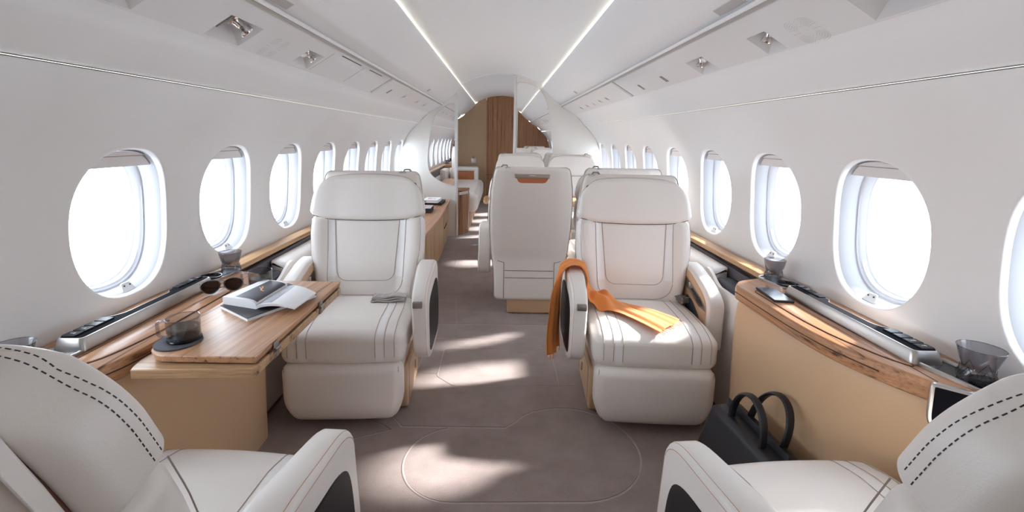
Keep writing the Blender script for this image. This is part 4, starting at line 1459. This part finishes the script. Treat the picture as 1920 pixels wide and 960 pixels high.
# ================================================================== SIDE LEDGES beyond the consoles
def ledge(side, y0, y1, thin=False):
    nm = 'left' if side < 0 else 'right'
    t = thing('side_ledge', ('narrow cream side ledge with a wooden rail under the far %s windows' if thin else 'padded cream side ledge with a wooden rail beside the %s seat that faces the camera') % nm, 'ledge', (side * 1.08, (y0 + y1) / 2, 0))
    ox, oy = side * 1.08, (y0 + y1) / 2
    def m(w): return (side * w[0] - ox, w[1] - oy, w[2])
    bm = NB(); prism(bm, rpoly([(1.100, .632), (1.100, .655), (1.165, .655), (1.185, .632)], [.004, .004, 0, 0], 3), y0 + (0 if thin else .115), y1, 'xz', fn=m); obj('wood_rail', bm, 'wood_rail', t, smooth=40)
    bm = NB(); box(bm, 0, 1, 0, 1, 0, 1)
    for v in bm.verts: v.co = m((1.104 + .02 * v.co.x, y0 + .01 + (y1 - y0 - .01) * v.co.y, .48 + .122 * v.co.z + (.03 * v.co.z if thin or v.co.y > .5 else .0)))
    obj('ribbed_panel', bm, 'ribbed_grey', t, smooth=0)
    if thin:
        bm = NB(); box(bm, 0, 1, 0, 1, 0, 1)
        for v in bm.verts: v.co = m((1.088 + .09 * v.co.x, y0 + (y1 - y0) * v.co.y, .02 + .50 * v.co.z))
        obj('padding', bm, 'leather', t, smooth=0)
        return t
    # cream padding: high block then a low lip round the open pocket
    yb = y0 + .36
    bm = NB()
    bp = rpoly([(.995, .02), (.995, .54), (1.005, .602), (1.098, .610), (1.098, .02)], [0, .04, .03, .01, 0], 5)
    loft(bm, [[m((a, y, b)) for a, b in inset(bp, e)] for y, e in ((yb, .018), (yb + .006, .006), (yb + .02, 0), (y1, 0))])
    pb = obj('padding', bm, 'leather', t, smooth=50)
    bm = NB()
    lp = [(.995, .02), (.995, .535), (1.000, .550), (1.014, .550), (1.020, .535), (1.020, .46), (1.10, .46), (1.10, .02)]
    def lip(y):
        rise = .055 * sstep(yb - .12, yb + .02, y)
        return [(a, b + (rise if b > .49 else 0)) for a, b in lp]
    loft(bm, [[m((a, y, b)) for a, b in lip(y)] for y in [y0 + (yb + .03 - y0) * k / 14 for k in range(15)]])
    obj('pocket_lip', bm, 'leather', t, smooth=50)
    bm = NB()
    tube(bm, [m((a, y0 + .02, b)) for a, b in ((1.012, .515), (1.06, .575), (1.10, .640))], .004, 6); obj('steel_edge', bm, 'chrome', t)
    return t
ledge(-1, 1.745, 2.70); ledge(1, 1.745, 2.85); ledge(-1, 2.70, 5.44, True); ledge(1, 2.85, 5.44, True)
for side, lab in ((1, 'grey booklet with an orange inside standing in the pocket of the right side ledge'), (-1, 'dark padded case lying in the pocket of the left side ledge')):
    t = thing('booklet' if side > 0 else 'padded_case', lab, 'booklet' if side > 0 else 'case', (side * 1.060, 1.955, .464))
    bm = NB(); soft(bm, (0, .0, .055), (.036, .130, .053), .016, (2, 3, 2)); o = obj('cover', bm, 'dark_fabric', t, smooth=50)
    if side > 0:
        bm = NB(); soft(bm, (.0, -.128, .055), (.032, .006, .046), .005, (2, 1, 2)); obj('lining', bm, 'ink_orange', t, smooth=50)
        bm = NB(); tube(bm, [(-.034, -.132, .012), (-.034, -.132, .092), (-.02, -.132, .106), (.034, -.132, .106)], .0022, 6); obj('cover_edge', bm, 'paper', t)

# ================================================================== CREDENZA
t = thing('credenza', 'low curved wooden credenza with drawers before the left mirror partition', 'cabinet', (-.85, 4.1, 0))
ox, oy = -.85, 4.1
cf_ = [(-.60, 5.43), (-.585, 5.0), (-.565, 4.5), (-.555, 4.0), (-.565, 3.5), (-.60, 3.0), (-.66, 2.72)]
def cpl(off): return rpoly([(a - off * 1.0, b) for a, b in cf_] + [(-1.0, 2.72), (-1.0, 5.43)], [0, .2, .2, .2, .2, .05, .03, 0, 0], 4)
def cp(poly): return [(a - ox, b - oy) for a, b in poly]
bm = NB(); loft(bm, [[(a, b, z) for a, b in cp(cpl(.055))] for z in (0, .03)] + [[(a, b, z) for a, b in cp(cpl(.035))] for z in (.032, .425)]); cb = obj('cabinet_body', bm, 'oak_y', t, smooth=40)
bm = NB(); loft(bm, [[(a, b, z) for a, b in inset(cp(cpl(0)), e)] for e, z in ((.012, .436), (0, .444), (0, .456), (.004, .460))]); obj('cabinet_top', bm, 'wood_y', t, smooth=40)
bm = NB(); loft(bm, [[(a, b, z) for a, b in cp(cpl(.03))] for z in (.420, .437)]); obj('shadow_gap', bm, 'seam_and_shade', t, smooth=0)
def cx_(y): return interp([(b, a) for a, b in reversed(cf_)], y) - .033
for (ya, yb, za, zb) in ((4.78, 5.40, .235, .418), (4.78, 5.40, .035, .222), (3.95, 4.765, .035, .418), (3.1, 3.94, .035, .418)):
    bm = NB()
    n = 10
    rg = []
    for k in range(n + 1):
        y = ya + (yb - ya) * k / n
        x = cx_(y)
        rg.append([(x - ox - .01, y - oy, za), (x - ox + .010, y - oy, za), (x - ox + .010, y - oy, zb), (x - ox - .01, y - oy, zb)])
    loft(bm, rg); d = obj('drawer' if zb - za < .2 else 'door', bm, 'oak_y', t, smooth=30)
    if zb < .3:
        bm = NB(); x = cx_(5.1)
        tube(bm, [(cx_(y) - ox + .012, y - oy, .228) for y in (4.82, 4.95, 5.1)], (.005, .008), 6); obj('finger_grip', bm, 'seam_and_shade', d)

def bookbox(name, label, x, y, z, hx, hy, h, rz, cm, pm='paper'):
    t = thing(name, label, 'book', (x, y, z), rz)
    bm = NB(); box(bm, -hx, hx, -hy, hy, 0, .004); obj('cover', bm, cm, t, smooth=0)
    bm = NB(); box(bm, -hx + .004, hx - .003, -hy + .003, hy - .003, .004, h - .004); obj('pages', bm, pm, t, smooth=0)
    bm = NB(); box(bm, -hx, hx, -hy, hy, h - .004, h); box(bm, -hx, hx, -hy, -hy + .004, 0, h); c = obj('cover', bm, cm, t, smooth=0)
    return t, h
t, h = bookbox('book', 'wide black book under the white book on the credenza', -.745, 5.08, .460, .105, .15, .026, -.05, 'black_soft', 'black_soft')
t, h = bookbox('book', 'white book with pink lettering on top of the wide black book on the credenza', -.765, 5.05, .486, .085, .13, .030, -.04, 'paper')
bm = NB(); box(bm, -.045, .0, -.02, .035, h, h + .0006); obj('title_mark', bm, 'ink_pink', t, smooth=0)
bm = NB(); box(bm, .01, .04, .0, .03, h, h + .0006); obj('title_mark', bm, 'ink_grey', t, smooth=0)
for i, dx in enumerate((-.075, -.060, -.045)):
    bm = NB(); box(bm, dx, dx + .004, -.1308, -.130, .007, .024)
    if i == 1: tube(bm, [(dx + .002 + .005 * cos(a), -.1305, .0155 + .008 * sin(a)) for a in [2 * pi * k / 12 for k in range(12)]], .0012, 4, True)
    obj('spine_letter', bm, 'slot_black', t, smooth=0)
t, h = bookbox('book', 'thick black book with a grey cover and a pink mark, nearest on the credenza', -.765, 4.52, .460, .082, .12, .046, .02, 'black_soft', 'black_soft')
bm = NB(); box(bm, -.078, .078, -.115, .115, h, h + .001); o = obj('jacket', bm, 'grey_panel', t, smooth=0)
bm = NB(); box(bm, -.06, .02, -.05, .04, h + .001, h + .0016); obj('title_mark', bm, 'ink_pink', o, smooth=0)

# ================================================================== BETWEEN THE FACING PAIRS: conference table
t = thing('conference_table', 'wooden table between the facing seats, its rounded edge showing beside the centre seat', 'table', (.47, 4.03, 0))
bm = NB(); q = rpoly([(-.62, -.26), (.52, -.26), (.52, .26), (-.62, .26)], [.16, .01, .01, .16], 8)
loft(bm, [[(a, b, z) for a, b in inset(q, e)] for e, z in ((.01, .64), (0, .648), (0, .662), (.006, .668))]); obj('table_top', bm, 'wood_rail', t, smooth=40)
bm = NB(); soft(bm, (.05, 0, .32), (.10, .18, .318), .03, (2, 2, 4)); obj('table_pedestal', bm, 'leather_tan', t, smooth=50)

# ================================================================== AFT LOUNGE
t = thing('storage_column', 'slim walnut column cabinet with a steel band beyond the left partition', 'cabinet', (-.58, 5.72, 0))
q = rpoly([(-.12, -.19), (.09, -.19), (.175, -.02), (.175, .19), (-.12, .19)], [.005, .05, .03, .01, .005], 5)
for nme, z0, z1, e, mt in (('column_body', 0, .50, 0, 'wood_z'), ('steel_band', .50, .535, -.002, 'chrome'), ('column_top', .535, .55, 0, 'wood_z')):
    bm = NB(); loft(bm, [[(a, b, z) for a, b in inset(q, e)] for z in (z0, z1)]); obj(nme, bm, mt, t, smooth=30)
t = thing('sofa', 'cream leather sofa along the left wall beyond the partition', 'sofa', (-.72, 7.0, 0))
bm = NB(); box(bm, -.36, .32, -1.0, 1.0, 0, .20, .01); obj('sofa_base', bm, 'tan_wall', t)
bm = NB(); soft(bm, (-.0, 0, .335), (.42, 1.0, .135), .085, (4, 8, 2)); obj('seat_cushion', bm, 'leather', t, smooth=60)
bm = NB(); soft(bm, (-.36, 0, .60), (.09, 1.0, .22), .07, (2, 8, 3)); obj('back_cushion', bm, 'leather', t, smooth=60)
t = thing('divan_arm', 'white arm frame with a dark orange recess at the far end of the sofa', 'armrest', (-.70, 8.18, 0))
bm = NB()
box(bm, -.36, .30, -.12, .12, .60, .68, .03); box(bm, .22, .30, -.12, .12, .02, .66, .03); obj('arm_frame', bm, 'leather', t)
bm = NB(); box(bm, -.34, .22, -.10, .10, .40, .60); obj('arm_recess', bm, 'leather_orange', t)

# ================================================================== SCARF, NAPKIN, BAG
def cloth(name, path, wid, nu, nv, mat, label, cat, fold, thick=.0025, drape=None):
    """path: list of (centre, side dir, normal) ; ribbon with folds"""
    bm = NB()
    P = [Vector(p[0]) for p in path]
    # arc-length resample by Catmull
    def cr(arr, t):
        n = len(arr) - 1
        x = min(n - 1e-6, max(0, t * n)); i = int(x); f = x - i
        p0 = arr[max(0, i - 1)]; p1 = arr[i]; p2 = arr[i + 1]; p3 = arr[min(n, i + 2)]
        return .5 * ((2 * p1) + (-p0 + p2) * f + (2 * p0 - 5 * p1 + 4 * p2 - p3) * f * f + (-p0 + 3 * p1 - 3 * p2 + p3) * f ** 3)
    Ssd = [Vector(p[1]) for p in path]; Nn = [Vector(p[2]) for p in path]
    def fn(u, v):
        c = cr(P, u); s = cr(Ssd, u); n = cr(Nn, u).normalized()
        t = (v - .5) * 2
        return c + s * t + n * fold(u, t)
    grid(bm, nu, nv, fn)
    o = obj(name, bm, mat, smooth=80)
    md = o.modifiers.new('solid', 'SOLIDIFY'); md.thickness = thick; md.offset = 1
    return tag(o, label, cat)
Z = Vector
# one long scarf: tassel end hanging low in the aisle, up over the armrest, down to the cushion, across to the right
path = [
    ((.276, 1.985, .235), (.018, .060, 0), (-1, .2, 0)),
    ((.274, 2.000, .33), (.016, .058, 0), (-1, .2, 0)),
    ((.281, 2.020, .43), (.012, .056, 0), (-1, .1, 0)),
    ((.290, 2.040, .53), (.008, .054, 0), (-1, 0, .05)),
    ((.301, 2.060, .590), (0, .054, 0), (-.9, 0, .5)),
    ((.322, 2.070, .617), (0, .056, 0), (-.2, -.1, 1)),
    ((.352, 2.075, .622), (0, .056, 0), (.2, 0, 1)),
    ((.386, 2.075, .610), (.01, .056, 0), (1, 0, .6)),
    ((.402, 2.070, .565), (.01, .058, 0), (1, -.1, .1)),
    ((.415, 2.065, .505), (.02, .060, .0), (.9, -.2, .5)),
    ((.450, 2.050, .464), (.03, .065, .0), (.1, -.2, 1)),
    ((.510, 2.010, .452), (.04, .060, 0), (0, 0, 1)),
    ((.570, 1.945, .450), (.045, .050, 0), (0, 0, 1)),
    ((.635, 1.865, .450), (.055, .055, 0), (0, 0, 1)),
    ((.705, 1.780, .441), (.062, .060, 0), (0, 0, 1)),
]
def fold(u, t):
    hang = sstep(.36, .18, u)
    a = hang * (.017 + .015 * sin(t * 5.2 + 1.6 * u) + .005 * sin(t * 12 + 6 * u))
    top = sstep(.22, .32, u) * sstep(.66, .56, u)
    a += top * (.006 + .005 * sin(t * 6.5 + 4 * u))
    mid = math.exp(-((u - .745) / .060) ** 2)
    a += mid * (.040 * (1 - t * t) + .014 * sin(t * 6 + u * 30) + .008 * sin(u * 75 + t * 3))
    end = sstep(.80, .88, u)
    a += end * (.005 + .0045 * sin(t * 5.5 + u * 9) + .002 * sin(t * 13 + 20 * u))
    return a + .003
sc = cloth('scarf', path, .05, 150, 28, 'cloth_orange', 'bright orange scarf draped over the armrest and cushion of the right-hand seat', 'scarf', fold)
# fringe
bm = NB()
for k in range(16):
    t_ = -1 + 2 * k / 15
    p = Vector((.276, 1.985, .237)) + Vector((.018, .060, 0)) * t_ + Vector((-.98, .2, 0)) * (fold(0, t_))
    tube(bm, [p, p + Vector((random.uniform(-.003, .003), random.uniform(-.004, .004), -.026))], .0012, 4)
obj('fringe', bm, 'cloth_orange', sc)
bm = NB()
for k in range(16):
    t_ = -1 + 2 * k / 15
    p = Vector((.705, 1.780, .441)) + Vector((.062, .060, 0)) * t_
    tube(bm, [p + Vector((-.002, .002, .008)), p + Vector((.014 + random.uniform(-.004, .004), -.016, .004))], .0011, 4)
obj('fringe', bm, 'cloth_orange', sc)

t = thing('folded_cloth', 'folded grey striped cloth on the left seat beside the armrest', 'cloth', (-.510, 2.045, .441), .06)
for k in range(3):
    bm = NB()
    pts = [(-.085 + .006 * k, 0, .004 + .009 * k), (-.03, 0, .007 + .009 * k), (.02, 0, .004 + .010 * k), (.07, 0, .010 + .011 * k)]
    L = []
    for j in range(13):
        u = j / 12
        x = -.085 + .005 * k + .155 * u
        L.append((x, 0, .004 + .009 * k + .003 * sin(u * 9 + k) + .006 * u))
    loft(bm, [[(a, -.028 + .003 * k, b) for a, b in [(p[0], p[2]) for p in L] + [(p[0], p[2] + .006) for p in reversed(L)]],
              [(a, .028 - .002 * k, b) for a, b in [(p[0], p[2]) for p in L] + [(p[0], p[2] + .006) for p in reversed(L)]]])
    obj('fold', bm, 'grey_cloth', t, smooth=50)
bm = NB()
for j in range(4): tube(bm, [(-.07 + .035 * j, -.026, .032), (-.06 + .035 * j, .024, .033)], .0012, 4)
obj('stripe', bm, 'paper', t)

# black bag leaning on the right console
t = thing('handbag', 'black leather briefcase bag with two handles leaning on the right console', 'bag', (.778, 1.325, 0), .08)
def bagf(p):
    # lean towards the console, belly, narrower top
    k = p.z / .30
    lean = .065 * k
    belly = 1 + .12 * sin(pi * min(1, max(0, k)))
    return ((p.x * belly * (1 - .25 * k)) + lean - .02, p.y * (1 - .05 * k), p.z)
bm = NB(); soft(bm, (0, 0, .150), (.070, .172, .148), .022, (3, 8, 8), bagf); obj('bag_body', bm, 'bag_leather', t, smooth=50)
bm = NB()
tube(bm, [(.0 + .045, -.15, .299), (.045, .15, .299)], (.022, .003), 6, flat=(1, 0, 0)); obj('zip_flap', bm, 'black_soft', t)
for s, x in ((-1, .012), (1, .078)):
    P = []
    for k in range(21):
        a = pi * k / 20
        P.append((x + (.012 + .03 * (s > 0)) * sin(a), .078 * cos(a) * (1 + .15 * sin(a)), .285 + .128 * sin(a)))
    P = [(x - .008, .078, .20)] + P + [(x - .008, -.078, .20)]
    bm = NB(); tube(bm, P, (.0065, .0135), 8, flat=(1, 0, 0)); hd = obj('handle', bm, 'bag_leather', t)
    for y in (.078, -.078):
        bm = NB(); tube(bm, [(x - .016 * (s < 0) - .004, y - .014, .262), (x - .016 * (s < 0) - .004, y + .014, .262), (x - .014, y + .014, .248), (x - .014, y - .014, .248)], .0022, 6, True); obj('buckle', bm, 'chrome', hd)
        bm = NB(); box(bm, x - .030, x - .022, y - .008, y + .008, .17, .255, .003); obj('strap', bm, 'black_soft', hd)
